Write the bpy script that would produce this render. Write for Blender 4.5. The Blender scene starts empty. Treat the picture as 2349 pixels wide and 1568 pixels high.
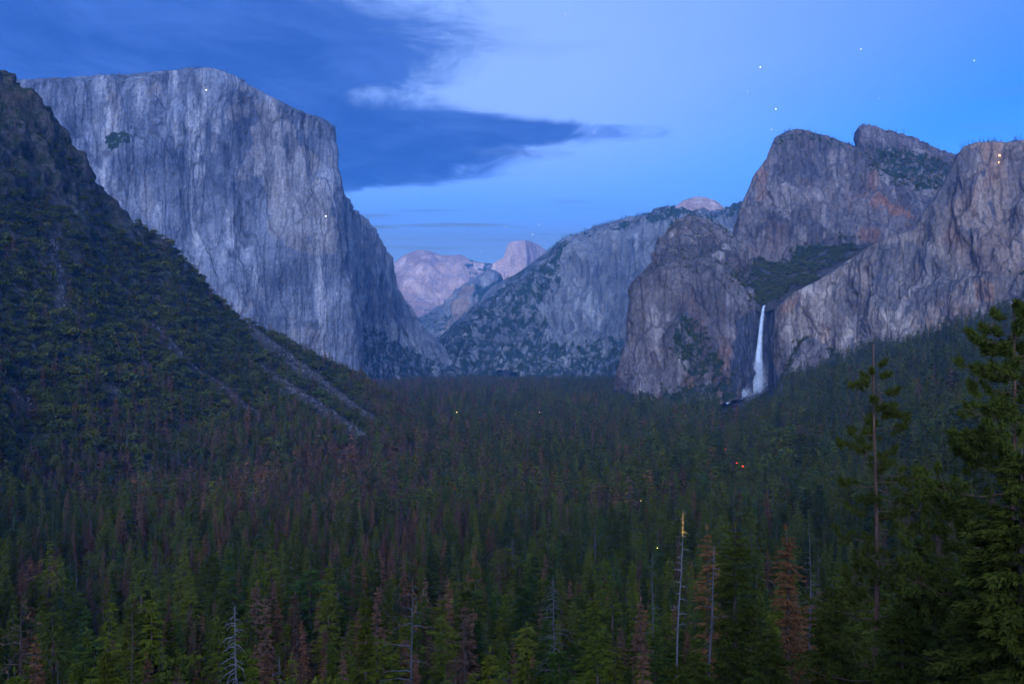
import bpy, math, random, time
import numpy as np
T0 = time.time()
S = bpy.context.scene
R = math.radians
random.seed(7)
rng = np.random.default_rng(7)

# ------------------------------------------------------------------ camera, world, sun, exposure
cam_data = bpy.data.cameras.new('camera')
cam = bpy.data.objects.new('camera', cam_data)
S.collection.objects.link(cam)
cam_data.lens = 35.0
cam_data.sensor_width = 36.0
cam_data.clip_start = 0.5
cam_data.clip_end = 200000.0
cam.location = (0, 0, 0)
cam.rotation_euler = (R(90), 0, 0)
S.camera = cam

SUN_AZ = 187.0      # compass-like: 0 = +Y (view direction), clockwise to +X ; the after-glow is behind the viewpoint
SUN_EL = 18.0
SUN_STRENGTH = 4.9
SKY_STRENGTH = 0.085
S.view_settings.view_transform = 'Standard'
S.view_settings.look = 'None'
S.view_settings.exposure = 0.42
S.view_settings.gamma = 1.0
S.view_settings.use_curve_mapping = False

S.render.engine = 'CYCLES'
cy = S.cycles
cy.max_bounces = 3
cy.diffuse_bounces = 1
cy.glossy_bounces = 1
cy.transmission_bounces = 2
cy.volume_bounces = 0
cy.transparent_max_bounces = 24
cy.use_denoising = True
cy.use_adaptive_sampling = True
cy.adaptive_threshold = 0.035
cy.sample_clamp_indirect = 4.0

W = bpy.data.worlds.new('World')
S.world = W
W.use_nodes = True
W.cycles.sampling_method = 'MANUAL'
W.cycles.sample_map_resolution = 512


class NT:
    """small helper for wiring shader nodes"""
    def __init__(self, tree):
        self.t = tree; self.n = tree.nodes; self.l = tree.links

    def new(self, typ, ins=None, **props):
        nd = self.n.new(typ)
        for k, v in props.items():
            setattr(nd, k, v)
        for k, v in (ins or {}).items():
            self.put(nd.inputs[k], v)
        return nd

    def put(self, sock, v):
        if isinstance(v, bpy.types.NodeSocket):
            self.l.new(v, sock)
        elif isinstance(v, bpy.types.Node):
            self.l.new(v.outputs[0], sock)
        else:
            if hasattr(sock.default_value, '__len__') and len(sock.default_value) == 4 and len(v) == 3:
                v = (*v, 1.0)
            sock.default_value = v

    def math(self, op, a, b=0.0, c=None, clamp=False):
        nd = self.n.new('ShaderNodeMath'); nd.operation = op; nd.use_clamp = clamp
        self.put(nd.inputs[0], a); self.put(nd.inputs[1], b)
        if c is not None:
            self.put(nd.inputs[2], c)
        return nd.outputs[0]

    def mix(self, fac, a, b, blend='MIX'):
        nd = self.n.new('ShaderNodeMix'); nd.data_type = 'RGBA'; nd.blend_type = blend
        self.put(nd.inputs[0], fac); self.put(nd.inputs[6], a); self.put(nd.inputs[7], b)
        return nd.outputs[2]

    def smooth(self, x, lo, hi):
        nd = self.n.new('ShaderNodeMapRange'); nd.interpolation_type = 'SMOOTHSTEP'
        self.put(nd.inputs[0], x); nd.inputs[1].default_value = lo; nd.inputs[2].default_value = hi
        return nd.outputs[0]

    def noise(self, vec, scale, detail=4, rough=0.55, dist=0.0):
        nd = self.n.new('ShaderNodeTexNoise')
        self.put(nd.inputs['Vector'], vec)
        nd.inputs['Scale'].default_value = scale; nd.inputs['Detail'].default_value = detail
        nd.inputs['Roughness'].default_value = rough; nd.inputs['Distortion'].default_value = dist
        return nd.outputs[0]

    def mapping(self, vec, scale=(1, 1, 1), rot=(0, 0, 0), loc=(0, 0, 0)):
        nd = self.n.new('ShaderNodeMapping')
        self.put(nd.inputs[0], vec)
        nd.inputs['Location'].default_value = loc; nd.inputs['Rotation'].default_value = rot; nd.inputs['Scale'].default_value = scale
        return nd.outputs[0]


def build_world():
    w = NT(W.node_tree)
    w.n.clear()
    sky = w.new('ShaderNodeTexSky', sky_type='NISHITA', sun_disc=False)
    sky.sun_elevation = R(SUN_EL); sky.sun_rotation = R(SUN_AZ)
    sky.altitude = 1300; sky.air_density = 1.0; sky.dust_density = 0.6; sky.ozone_density = 3.0
    base = w.mix(1.0, sky.outputs[0], (0.22, 0.72, 2.35), 'MULTIPLY')
    # cloud layers live on a flat plane overhead: direction / height
    tc = w.new('ShaderNodeTexCoord')
    sep = w.new('ShaderNodeSeparateXYZ', {0: tc.outputs['Generated']})
    z = w.math('MAXIMUM', sep.outputs[2], 0.02)
    px = w.math('DIVIDE', sep.outputs[0], z)
    py = w.math('DIVIDE', sep.outputs[1], z)
    P = w.new('ShaderNodeCombineXYZ', {0: px, 1: py, 2: 0.0}).outputs[0]
    n_big = w.noise(w.mapping(P, (0.75, 0.6, 1), loc=(3.1, 0.4, 0)), 1.0, 3, 0.6, 0.3)
    n_fine = w.noise(w.mapping(P, (2.6, 1.5, 1), rot=(0, 0, 0.35)), 1.0, 8, 0.68, 0.6)
    # edge of the dark bank as a function of distance
    fc = w.new('ShaderNodeFloatCurve', {'Value': w.math('DIVIDE', py, 10.0, clamp=True)})
    cv = fc.mapping.curves[0]
    pts = [(0.0, -.3), (2.55, -.34), (2.9, -.30), (3.3, -.12), (3.6, -.16), (4.0, -.36), (4.3, -.20), (4.62, .55), (4.85, .60), (5.15, .20), (5.6, .12),
           (6.0, -.05), (6.4, -.6), (6.8, -1.4), (7.1, -4), (10, -4)]
    while len(cv.points) < len(pts):
        cv.points.new(0.5, 0.5)
    for p, (a, b) in zip(cv.points, pts):
        p.location = (a / 10, (b + 4) / 6); p.handle_type = 'VECTOR'
    fc.mapping.update()
    edge = w.math('MULTIPLY_ADD', fc.outputs[0], 6.0, -4.0)
    d = w.math('SUBTRACT', edge, px)
    d = w.math('MULTIPLY_ADD', w.math('SUBTRACT', n_big, 0.5), 0.7, d)
    d = w.math('MULTIPLY_ADD', w.math('SUBTRACT', n_fine, 0.5), 1.15, d)
    bank = w.smooth(d, -0.14, 0.32)
    # thin far streaks low over the valley
    st = w.noise(w.mapping(P, (0.55, 1.9, 1), loc=(1.3, 5.2, 0)), 1.0, 3, 0.55, 0.2)
    stm = w.math('MULTIPLY', w.smooth(st, 0.51, 0.66), w.math('MULTIPLY', w.smooth(py, 6.9, 8.0), w.smooth(px, 1.4, 0.2)))
    stm = w.math('MULTIPLY', stm, w.smooth(py, 14.0, 10.0))
    st2 = w.math('MULTIPLY', w.smooth(w.noise(w.mapping(P, (0.9, 1.6, 1), loc=(7.3, 1.2, 0)), 1.0, 2, 0.6), 0.60, 0.74), w.smooth(px, -0.5, 0.4))
    st2 = w.math('MULTIPLY', st2, 0.45)
    # pale high veil beside the bank
    veil = w.noise(w.mapping(P, (0.35, 0.30, 1), loc=(0.2, 2.0, 0)), 1.0, 2, 0.5, 0.4)
    veil = w.math('MULTIPLY', w.smooth(veil, 0.05, 0.5), w.smooth(w.math('ADD', px, w.math('MULTIPLY', veil, 0.8)), 2.6, 0.4))
    veil = w.math('MULTIPLY', veil, w.smooth(py, 9.0, 3.5))
    col = w.mix(w.math('MULTIPLY', veil, 0.85), base, (2.8, 4.8, 10.2))
    far_r = w.math('SQRT', w.math('ADD', w.math('MULTIPLY', px, px), w.math('MULTIPLY', py, py)))
    col = w.mix(w.math('MULTIPLY', w.smooth(far_r, 4.5, 10.0), 0.85), col, (1.15, 2.1, 5.2))      # distant air low over the horizon
    cn = w.math('MULTIPLY_ADD', n_fine, 0.5, w.math('MULTIPLY', n_big, 0.5))
    ccol = w.mix(w.smooth(cn, 0.38, 0.62), (0.14, 0.78, 4.0), (0.42, 1.35, 5.6))
    col = w.mix(w.math('MULTIPLY', bank, 0.95), col, ccol)
    col = w.mix(w.math('MAXIMUM', stm, st2), col, (1.0, 2.0, 5.2))
    bg = w.new('ShaderNodeBackground', {'Color': col, 'Strength': SKY_STRENGTH})
    out = w.new('ShaderNodeOutputWorld', {'Surface': bg})


build_world()

sun_data = bpy.data.lights.new('sun', 'SUN')
sun_data.energy = SUN_STRENGTH
sun_data.angle = R(45)
sun_data.color = (0.36, 0.52, 1.0)
sun = bpy.data.objects.new('sun', sun_data)
S.collection.objects.link(sun)
sun.rotation_euler = (R(90 - SUN_EL), 0, R(180 - SUN_AZ))

# ------------------------------------------------------------------ helpers
F, CX, CY = 2284.0, 1174.5, 784.0


def at(x, y, Y):
    """a point seen in direction (x, y) of the survey picture, Y metres down the valley"""
    return ((x - CX) / F * Y, Y, (CY - y) / F * Y)


def to_px(P):
    return CX + P[:, 0] / P[:, 1] * F, CY - P[:, 2] / P[:, 1] * F


_perm = rng.permutation(256).astype(np.int32)
_perm = np.concatenate([_perm, _perm, _perm])
_grad = rng.normal(size=(256, 3)).astype(np.float32)
_grad /= np.linalg.norm(_grad, axis=1, keepdims=True)


def perlin(p):
    p = np.asarray(p, np.float32)
    i = np.floor(p).astype(np.int32)
    f = p - i
    i &= 255
    u = f * f * f * (f * (f * 6 - 15) + 10)
    res = 0
    for dx in (0, 1):
        wx = u[:, 0] if dx else 1 - u[:, 0]
        hx = _perm[i[:, 0] + dx]
        for dy in (0, 1):
            wy = u[:, 1] if dy else 1 - u[:, 1]
            hy = _perm[hx + i[:, 1] + dy]
            for dz in (0, 1):
                wz = u[:, 2] if dz else 1 - u[:, 2]
                g = _grad[_perm[hy + i[:, 2] + dz]]
                res = res + wx * wy * wz * (g[:, 0] * (f[:, 0] - dx) + g[:, 1] * (f[:, 1] - dy) + g[:, 2] * (f[:, 2] - dz))
    return res * 1.5


def fbm(p, octv=4, gain=0.5, lac=2.03):
    p = np.asarray(p, np.float32); a = 1.0; s = 0
    for k in range(octv):
        s = s + a * perlin(p + 17.3 * k); p = p * lac; a *= gain
    return s


def ridged(p, octv=4, gain=0.5):
    p = np.asarray(p, np.float32); a = 1.0; s = 0
    for k in range(octv):
        s = s + a * (1 - 2 * np.abs(perlin(p + 31.7 * k))); p = p * 2.07; a *= gain
    return s


def inpoly(x, y, poly):
    c = np.zeros(len(x), bool)
    j = len(poly) - 1
    for i in range(len(poly)):
        xi, yi = poly[i]; xj, yj = poly[j]
        if yi != yj:
            c ^= ((yi > y) != (yj > y)) & (x < (xj - xi) * (y - yi) / (yj - yi) + xi)
        j = i
    return c


def tag(o, label, cat, group=None, kind=None):
    o['label'] = label; o['category'] = cat
    if group: o['group'] = group
    if kind: o['kind'] = kind
    return o


def mesh_np(name, V, Fc, mat=None, smooth=True):
    V = np.asarray(V, np.float32); Fc = np.asarray(Fc, np.int32)
    me = bpy.data.meshes.new(name)
    k = Fc.shape[1]
    me.vertices.add(len(V)); me.vertices.foreach_set('co', V.ravel())
    me.loops.add(Fc.size); me.loops.foreach_set('vertex_index', Fc.ravel())
    me.polygons.add(len(Fc)); me.polygons.foreach_set('loop_start', np.arange(0, Fc.size, k, dtype=np.int32))
    me.polygons.foreach_set('use_smooth', np.full(len(Fc), smooth))
    me.update(calc_edges=True)
    if mat: me.materials.append(mat)
    return me


def link(name, me, parent=None):
    o = bpy.data.objects.new(name, me); S.collection.objects.link(o)
    if parent: o.parent = parent
    return o


def blur(A, axis, it=1):
    for _ in range(it):
        B = A.copy()
        sl = [slice(None)] * A.ndim
        a, b, c = list(sl), list(sl), list(sl)
        a[axis] = slice(0, -2); b[axis] = slice(1, -1); c[axis] = slice(2, None)
        B[tuple(b)] = 0.25 * A[tuple(a)] + 0.5 * A[tuple(b)] + 0.25 * A[tuple(c)]
        A = B
    return A


def resample(A, axis, n):
    """linear resampling of a grid along one axis by mean arc length"""
    A = np.moveaxis(A, axis, 0)
    d = np.linalg.norm(np.diff(A, axis=0), axis=-1)
    d = np.median(d.reshape(len(d), -1), axis=1) + 1e-3
    t = np.concatenate([[0], np.cumsum(d)]); t /= t[-1]
    q = np.linspace(0, 1, n)
    i = np.clip(np.searchsorted(t, q) - 1, 0, len(t) - 2)
    w = ((q - t[i]) / (t[i + 1] - t[i])).reshape(-1, *([1] * (A.ndim - 1)))
    B = A[i] * (1 - w) + A[i + 1] * w
    return np.moveaxis(B, 0, axis)


def grid_normals(G):
    du = np.gradient(G, axis=0); dv = np.gradient(G, axis=1)
    n = np.cross(du, dv)
    n /= np.linalg.norm(n, axis=-1, keepdims=True) + 1e-9
    return n


LOFTS = {}


def loft(name, key, nu, nv, disp, mat, smooth_u=2, smooth_v=2, attrs=None, crest=0.0, lo=0.25, true_crest=True):
    """key: (columns, knots, 3) world points -> displaced surface; columns run left to right, knots from foot to crest and back"""
    G = resample(np.asarray(key, np.float64), 1, nv)
    G = resample(G, 0, nu)
    G = blur(G, 0, smooth_u); G = blur(G, 1, smooth_v)
    N = grid_normals(blur(blur(G, 0, 6), 1, 6))
    if np.mean(N[..., 1]) > 0: N = -N          # normals look back down the valley
    P = G.reshape(-1, 3)
    dd = disp(P)
    if crest:                                   # the relief dies out towards the rim, so the skyline stays clean
        zm = G[..., 2].max(axis=1, keepdims=True)
        dd = dd * np.clip((zm - G[..., 2]) / crest, lo, 1).reshape(-1)
    fd = np.hypot(P[:, 0] - 612, P[:, 1] - 2450)
    dd = dd * np.clip(fd / 70, 0.15, 1)         # worn smooth behind the waterfall
    G2 = (P + N.reshape(-1, 3) * dd[:, None]).reshape(nu, nv, 3)
    if true_crest:                              # relief must not lift or sink the crest as a whole: level its broad run back to the survey
        ang = lambda A: (A[..., 2] / A[..., 1]).max(axis=1)
        df = ang(G) - ang(G2)
        df = blur(df[:, None], 0, 40)[:, 0]
        zz = G[..., 2]; hf = np.clip((zz - zz[:, :1]) / (zz.max(axis=1, keepdims=True) - zz[:, :1] + 1e-6), 0, 1)
        G2[..., 2] += df[:, None] * G2[..., 1] * hf
    idx = np.arange(nu * nv).reshape(nu, nv)
    Fc = np.stack([idx[:-1, :-1], idx[1:, :-1], idx[1:, 1:], idx[:-1, 1:]], -1).reshape(-1, 4)
    V = G2.reshape(-1, 3)
    me = mesh_np(name, V, Fc, mat)
    if attrs:
        x, y = to_px(V)
        for an, fn in attrs.items():
            a = me.attributes.new(an, 'FLOAT', 'POINT')
            a.data.foreach_set('value', np.clip(fn(x, y, V), 0, 1).astype(np.float32))
    o = link(name, me)
    LOFTS[o.name] = (G2, Fc)
    return o


def soft_polys(polys, jit=14, scale=60.0, soft=0):
    """coverage of ragged patches on a surface, ragged in surface space"""
    def fn(x, y, V):
        k = 1 / scale
        dx = jit * fbm(V * k + 5.1, 4); dy = jit * fbm(V * k + 77.7, 4)
        m = np.zeros(len(x))
        for poly, s in polys:
            m = np.maximum(m, s * inpoly(x + dx, y + dy, poly))
        return m
    return fn


# ------------------------------------------------------------------ materials
def principled(name):
    m = bpy.data.materials.new(name); m.use_nodes = True
    w = NT(m.node_tree); b = m.node_tree.nodes['Principled BSDF']
    b.inputs['Specular IOR Level'].default_value = 0.15
    b.inputs['Roughness'].default_value = 0.9
    return m, w, b


def rock_mat(name, dark, mid, light, rust=(0.42, 0.24, 0.12), rust_amt=0.3, streak=0.7, s=1.0, bump=1.0, stretch=8.0, veg=(0.03, 0.045, 0.015), streak_dark=(0.09, 0.09, 0.105), joint=0.5):
    m, w, b = principled(name)
    co = w.new('ShaderNodeTexCoord').outputs['Object']
    big = w.noise(co, 0.0045 * s, 6, 0.6, 0.4)
    c = w.mix(w.smooth(big, 0.36, 0.62), dark, mid)
    pl = w.noise(w.mapping(co, (1, 1, 0.16)), 0.014 * s, 8, 0.66, 0.3)
    c = w.mix(w.smooth(pl, 0.5, 0.68), c, light)
    # rust and buff panels
    rs = w.noise(w.mapping(co, (1, 1, 0.4), loc=(331, 71, 9)), 0.010 * s, 6, 0.62, 0.5)
    rs = w.math('MULTIPLY', w.smooth(rs, 0.55, 0.70), rust_amt)
    at_r = w.new('ShaderNodeAttribute', attribute_name='rust').outputs['Fac']
    rs = w.math('MAXIMUM', rs, at_r)
    c = w.mix(rs, c, rust)
    # black water streaks: long in z
    sm = w.mapping(co, (1, 1, 1.0 / stretch))
    s1 = w.noise(sm, 0.034 * s, 7, 0.64, 0.05)
    s2 = w.noise(w.mapping(co, (1, 1, 1.0 / (stretch * 2)), loc=(50, 90, 3)), 0.011 * s, 4, 0.6, 0.2)
    sk = w.math('MULTIPLY', w.smooth(s1, 0.50, 0.66), w.smooth(s2, 0.42, 0.58))
    at_s = w.new('ShaderNodeAttribute', attribute_name='stain').outputs['Fac']
    sk = w.math('MULTIPLY', sk, streak)
    sk = w.math('MAXIMUM', sk, w.math('MULTIPLY', at_s, w.smooth(s1, 0.30, 0.52)))
    c = w.mix(sk, c, streak_dark)
    # fine grain
    g = w.noise(co, 0.10 * s, 6, 0.7, 0.3)
    c = w.mix(0.45, c, w.mix(w.smooth(g, 0.34, 0.66), (0.35, 0.35, 0.36), (1.25, 1.25, 1.25)), 'MULTIPLY')
    # joints between slabs
    nz = w.new('ShaderNodeTexNoise'); w.put(nz.inputs['Vector'], co); nz.inputs['Scale'].default_value = 0.02 * s; nz.inputs['Detail'].default_value = 5
    wv = w.new('ShaderNodeVectorMath', operation='MULTIPLY_ADD'); w.put(wv.inputs[0], nz.outputs['Color']); wv.inputs[1].default_value = (26 / s, 26 / s, 90 / s); w.put(wv.inputs[2], co)
    joints = []
    for sc_, st_ in ((0.016, 0.07), (0.040, 0.11)):
        vo = w.new('ShaderNodeTexVoronoi', feature='DISTANCE_TO_EDGE'); w.put(vo.inputs['Vector'], w.mapping(wv.outputs[0], (1, 1, st_))); vo.inputs['Scale'].default_value = sc_ * s
        joints.append(w.smooth(vo.outputs['Distance'], 0.0, 0.07))
    jn = w.math('MULTIPLY', joints[0], w.math('MULTIPLY_ADD', joints[1], 0.6, 0.4))
    c = w.mix(joint, c, w.mix(jn, (0.42, 0.42, 0.44), (1.06, 1.06, 1.06)), 'MULTIPLY')
    # brush in cracks
    at_v = w.new('ShaderNodeAttribute', attribute_name='veg').outputs['Fac']
    vn = w.noise(co, 0.035 * s, 6, 0.7)
    vm = w.smooth(w.math('ADD', vn, w.math('MULTIPLY_ADD', at_v, 0.42, -0.30)), 0.47, 0.57)
    c = w.mix(vm, c, veg)
    w.put(b.inputs['Base Color'], c)
    h1 = w.noise(w.mapping(co, (1, 1, 0.14)), 0.045 * s, 8, 0.68, 0.25)
    h2 = w.noise(w.mapping(co, (1, 1, 0.6), rot=(0.2, 0.3, 0)), 0.12 * s, 5, 0.7, 0.3)
    h = w.math('ADD', w.math('MULTIPLY', h1, 0.8), w.math('MULTIPLY', h2, 0.7))
    h = w.math('ADD', h, w.math('MULTIPLY', jn, 0.16))
    bp = w.new('ShaderNodeBump', {'Height': h, 'Strength': 1.0 * bump, 'Distance': 12.0 / s})
    w.put(b.inputs['Normal'], bp.outputs[0])
    return m


def foliage_mat(name, c1, c2, c3=None, var=0.9, k=0.80):
    m, w, b = principled(name)
    oi = w.new('ShaderNodeObjectInfo').outputs['Random']
    co = w.new('ShaderNodeTexCoord').outputs['Object']
    n = w.noise(co, 0.35, 3, 0.6)
    c = w.mix(oi, c1, c2)
    if c3: c = w.mix(w.smooth(w.math('FRACT', w.math('MULTIPLY', oi, 7.31)), 0.72, 0.95), c, c3)
    lum = w.math('MULTIPLY_ADD', w.math('FRACT', w.math('MULTIPLY', oi, 13.7)), var, 1.0 - var * 0.5)
    lum = w.math('MULTIPLY', lum, w.math('MULTIPLY_ADD', n, 1.1 * k, 0.45 * k))
    c = w.mix(1.0, c, w.new('ShaderNodeCombineColor', {0: lum, 1: lum, 2: lum}).outputs[0], 'MULTIPLY')
    w.put(b.inputs['Base Color'], c)
    b.inputs['Specular IOR Level'].default_value = 0.05
    return m


def plain_mat(name, col, rough=0.9, nscale=1.0, lo=0.6, hi=1.3, stretch=(1, 1, 1), bump=0.0):
    m, w, b = principled(name)
    co = w.new('ShaderNodeTexCoord').outputs['Object']
    n = w.noise(w.mapping(co, stretch), nscale, 6, 0.65, 0.2)
    k = w.mix(w.smooth(n, 0.3, 0.7), (lo,) * 3, (hi,) * 3)
    w.put(b.inputs['Base Color'], w.mix(1.0, col, k, 'MULTIPLY'))
    b.inputs['Roughness'].default_value = rough
    if bump:
        w.put(b.inputs['Normal'], w.new('ShaderNodeBump', {'Height': n, 'Strength': bump, 'Distance': 0.05}).outputs[0])
    return m


def glow_mat(name, col, strength):
    m = bpy.data.materials.new(name); m.use_nodes = True
    w = NT(m.node_tree); w.n.clear()
    e = w.new('ShaderNodeEmission', {'Color': col, 'Strength': strength})
    w.new('ShaderNodeOutputMaterial', {'Surface': e})
    return m


M_elcap = rock_mat('pale_granite', (0.115, 0.12, 0.145), (0.265, 0.262, 0.285), (0.53, 0.475, 0.455), rust=(0.50, 0.38, 0.28), rust_amt=0.4, streak=1.0, stretch=14.0, joint=0.7, bump=1.2)
M_shade = rock_mat('grey_granite', (0.21, 0.205, 0.21), (0.30, 0.285, 0.28), (0.40, 0.37, 0.35), rust_amt=0.1, streak=0.9)
M_cath = rock_mat('brown_granite', (0.13, 0.10, 0.09), (0.25, 0.19, 0.162), (0.43, 0.335, 0.28), rust=(0.40, 0.17, 0.09), rust_amt=0.26, streak=0.7, s=1.25, stretch=5.0, joint=0.75, bump=1.3)
M_right = rock_mat('buff_granite', (0.19, 0.14, 0.112), (0.39, 0.28, 0.21), (0.64, 0.485, 0.37), rust=(0.46, 0.23, 0.13), rust_amt=0.42, streak=0.9, s=1.3, stretch=9.0, joint=0.75, bump=1.3)
M_far = rock_mat('far_dome_granite', (0.30, 0.19, 0.165), (0.47, 0.32, 0.275), (0.62, 0.46, 0.40), rust_amt=0.05, streak=0.4, s=0.35, bump=0.6, stretch=4.0, joint=0.12)  # pink alpenglow on the far domes is put into the rock colours
M_mid = rock_mat('ridge_granite', (0.14, 0.14, 0.145), (0.225, 0.218, 0.215), (0.38, 0.36, 0.345), rust_amt=0.08, streak=0.6, s=0.7, stretch=6.0)
M_hill = rock_mat('talus_slope', (0.060, 0.046, 0.034), (0.105, 0.080, 0.060), (0.18, 0.145, 0.115), rust=(0.20, 0.13, 0.08), rust_amt=0.3, streak=0.2, s=2.2, stretch=2.0, veg=(0.030, 0.036, 0.012))
M_ground = plain_mat('forest_floor', (0.030, 0.024, 0.014), nscale=0.05)
M_green = foliage_mat('conifer_needles', (0.074, 0.086, 0.007), (0.116, 0.106, 0.008), (0.050, 0.076, 0.011))
M_brown = foliage_mat('dead_needles', (0.190, 0.078, 0.034), (0.140, 0.070, 0.038), (0.24, 0.090, 0.030))
M_oak = foliage_mat('oak_leaves', (0.086, 0.092, 0.011), (0.118, 0.104, 0.013), (0.062, 0.082, 0.012), k=0.8)
M_fir = foliage_mat('near_fir_needles', (0.058, 0.066, 0.008), (0.076, 0.078, 0.009), var=0.25, k=0.8)
M_rust = foliage_mat('near_rust_needles', (0.25, 0.098, 0.034), (0.28, 0.11, 0.036), var=0.2, k=0.8)
M_pine = foliage_mat('pine_needles', (0.062, 0.074, 0.010), (0.078, 0.082, 0.011), var=0.2, k=0.9)
M_bark = plain_mat('bark', (0.085, 0.055, 0.038), nscale=1.2, stretch=(3, 3, 0.5), bump=0.5)
M_redbark = plain_mat('reddish_bark', (0.15, 0.075, 0.045), nscale=1.6, stretch=(3, 3, 0.5), bump=0.6)
M_grey = plain_mat('weathered_wood', (0.10, 0.082, 0.074), nscale=1.0, stretch=(3, 3, 0.4), bump=0.4)
M_white = plain_mat('bleached_wood', (0.165, 0.138, 0.123), nscale=1.0, stretch=(3, 3, 0.4), bump=0.3)
M_scree = plain_mat('scree_stone', (0.20, 0.175, 0.16), nscale=0.4)

# ------------------------------------------------------------------ ground
_fy = [0, 10, 30, 60, 100, 150, 220, 300, 450, 600, 900, 1500, 2000, 2600, 3400, 5000, 9000, 30000]
_fz = [-3, -9, -20, -36, -56, -78, -99, -118, -142, -153, -159, -156, -153, -155, -163, -205, -205, -120]


def ground_z(X, Y):
    z = np.interp(Y, _fy, _fz)
    xe = 120 + 0.15 * Y
    d = X - xe
    rise = 0.35 * 0.5 * (d + np.sqrt(d * d + 60 ** 2)) - 0.35 * 6
    rise = np.where(X > -200, np.minimum(rise, 260), 0)
    xl = -(90 + 0.34 * Y)
    dl = xl - X
    rl = 0.30 * np.clip(dl, 0, 900) * np.clip((1500 - Y) / 800, 0.25, 1)
    z = z - 26 * np.exp(-((X - 520) ** 2 + (Y - 2310) ** 2) / (2 * 110 ** 2))      # the stream has cut a hollow below the fall
    return z + np.maximum(rise, 0) * np.clip(Y / 250, 0, 1) + np.clip(rl, 0, 120) * np.clip(Y / 400, 0, 1) * 0.6


def build_ground():
    ys = np.concatenate([[-700, -420, -300, -200, -120, -60, -30, -8, 0], np.geomspace(6, 26000, 230)])
    ts = np.linspace(-1, 1, 220)
    Yg, Tg = np.meshgrid(ys, ts, indexing='ij')
    half = 300 + np.abs(Yg) * 0.85
    X = Tg * half
    Z = ground_z(X, np.maximum(Yg, 0)) + 0.62 * np.clip(-Yg - 8, 0, 420) * np.clip((X + 30) / 160, 0, 1)      # unseen mountainside behind the viewpoint, raised to shade the right foreground
    P = np.stack([X, Yg, Z], -1).reshape(-1, 3)
    P[:, 2] += 5.0 * fbm(P * np.array([1 / 90, 1 / 90, 0]), 4) * np.clip(P[:, 1] / 200, 0, 1)
    n, m = Yg.shape
    idx = np.arange(n * m).reshape(n, m)
    Fc = np.stack([idx[:-1, :-1], idx[:-1, 1:], idx[1:, 1:], idx[1:, :-1]], -1).reshape(-1, 4)
    o = link('ground', mesh_np('ground', P, Fc, M_ground))
    tag(o, 'dark forest floor of the valley under the trees', 'ground', kind='structure')


build_ground()


# ------------------------------------------------------------------ cliffs and mountains
def face_key(cols, n=14, p=1.8, back=((6, 160), (70, 900), (400, 1300))):
    """columns of (foot, crest): the foot sweeps out like a slab, the top stands steep, then the crest rolls back"""
    out = []
    for b, r in cols:
        line = []
        for v in np.linspace(0, 1, n):
            k = (1 - v) ** p
            line.append(at(r[0] + (b[0] - r[0]) * k, b[1] + (r[1] - b[1]) * v, r[2] + (b[2] - r[2]) * k))
        for dy, dY in back:
            line.append(at(r[0], r[1] + dy, r[2] + dY))
        out.append(line)
    return np.array(out)


def knots_key(cols, back=((6, 200), (90, 900))):
    out = []
    for c in cols:
        line = [at(*q) for q in c]
        q = c[-1]
        for dy, dY in back:
            line.append(at(q[0], q[1] + dy, q[2] + dY))
        out.append(line)
    return np.array(out)


def rock_disp(a_big, l_big, a_flute, l_flute, a_fine, l_fine, stretch=6.0, a_step=0.0, l_step=60.0):
    def f(P):
        sv = np.array([1, 1, 1 / stretch])
        d = a_big * fbm(P / l_big, 3)
        d = d + a_flute * ridged(P * sv / l_flute + 3.3, 4, 0.55)
        if a_step:
            q = fbm(P * np.array([1, 1, 0.45]) / l_step + 9.1, 4)
            d = d + a_step * (np.tanh(14 * q) + 0.6 * np.tanh(18 * (q - 0.22)) + 0.6 * np.tanh(18 * (q + 0.25)))
        d = d + a_fine * fbm(P / l_fine + 41.0, 4, 0.6)
        return d
    return f


EL = [((-200, 640, 2980), (-180, 195, 3120)), ((20, 640, 3046), (40, 183, 3172)), ((120, 660, 3076), (140, 179, 3181)), ((220, 690, 3106), (232, 173, 3211)),
      ((300, 720, 3130), (305, 169, 3235)), ((370, 740, 3165), (370, 163, 3270)), ((430, 760, 3195), (430, 155, 3307)), ((490, 780, 3225), (482, 157, 3337)),
      ((545, 805, 3252), (532, 171, 3364)), ((600, 830, 3285), (582, 199, 3390)), ((660, 850, 3324), (640, 231, 3415)), ((720, 865, 3363), (700, 257, 3447)),
      ((790, 878, 3408), (745, 272, 3485)), ((838, 884, 3440), (763, 288, 3513)), ((846, 884, 3540), (768, 310, 3640)), ((838, 884, 3760), (764, 345, 3800)), ((790, 884, 3950), (740, 380, 3950))]
o = loft('granite_monolith', face_key(EL, back=((5, 110), (40, 500), (300, 900))), 470, 400,
         rock_disp(30, 300, 4.0, 70, 3.0, 22, 8.0, 6.0, 190), M_elcap, 9, 5, crest=90, lo=.18,
         attrs={'rust': soft_polys([([(560, 200), (600, 200), (690, 330), (760, 420), (760, 560), (640, 560), (580, 380)], 0.35)], 60, 120),
                'stain': soft_polys([([(545, 200), (580, 215), (590, 560), (540, 560)], 0.8), ([(330, 390), (420, 380), (430, 470), (330, 470)], 0.35)], 18, 60),
                'veg': soft_polys([([(238, 310), (285, 300), (300, 320), (250, 340)], 1.0)], 12, 40)})
tag(o, 'huge pale granite monolith wall with a flat summit and a sharp prow', 'cliff', kind='structure')

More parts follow.
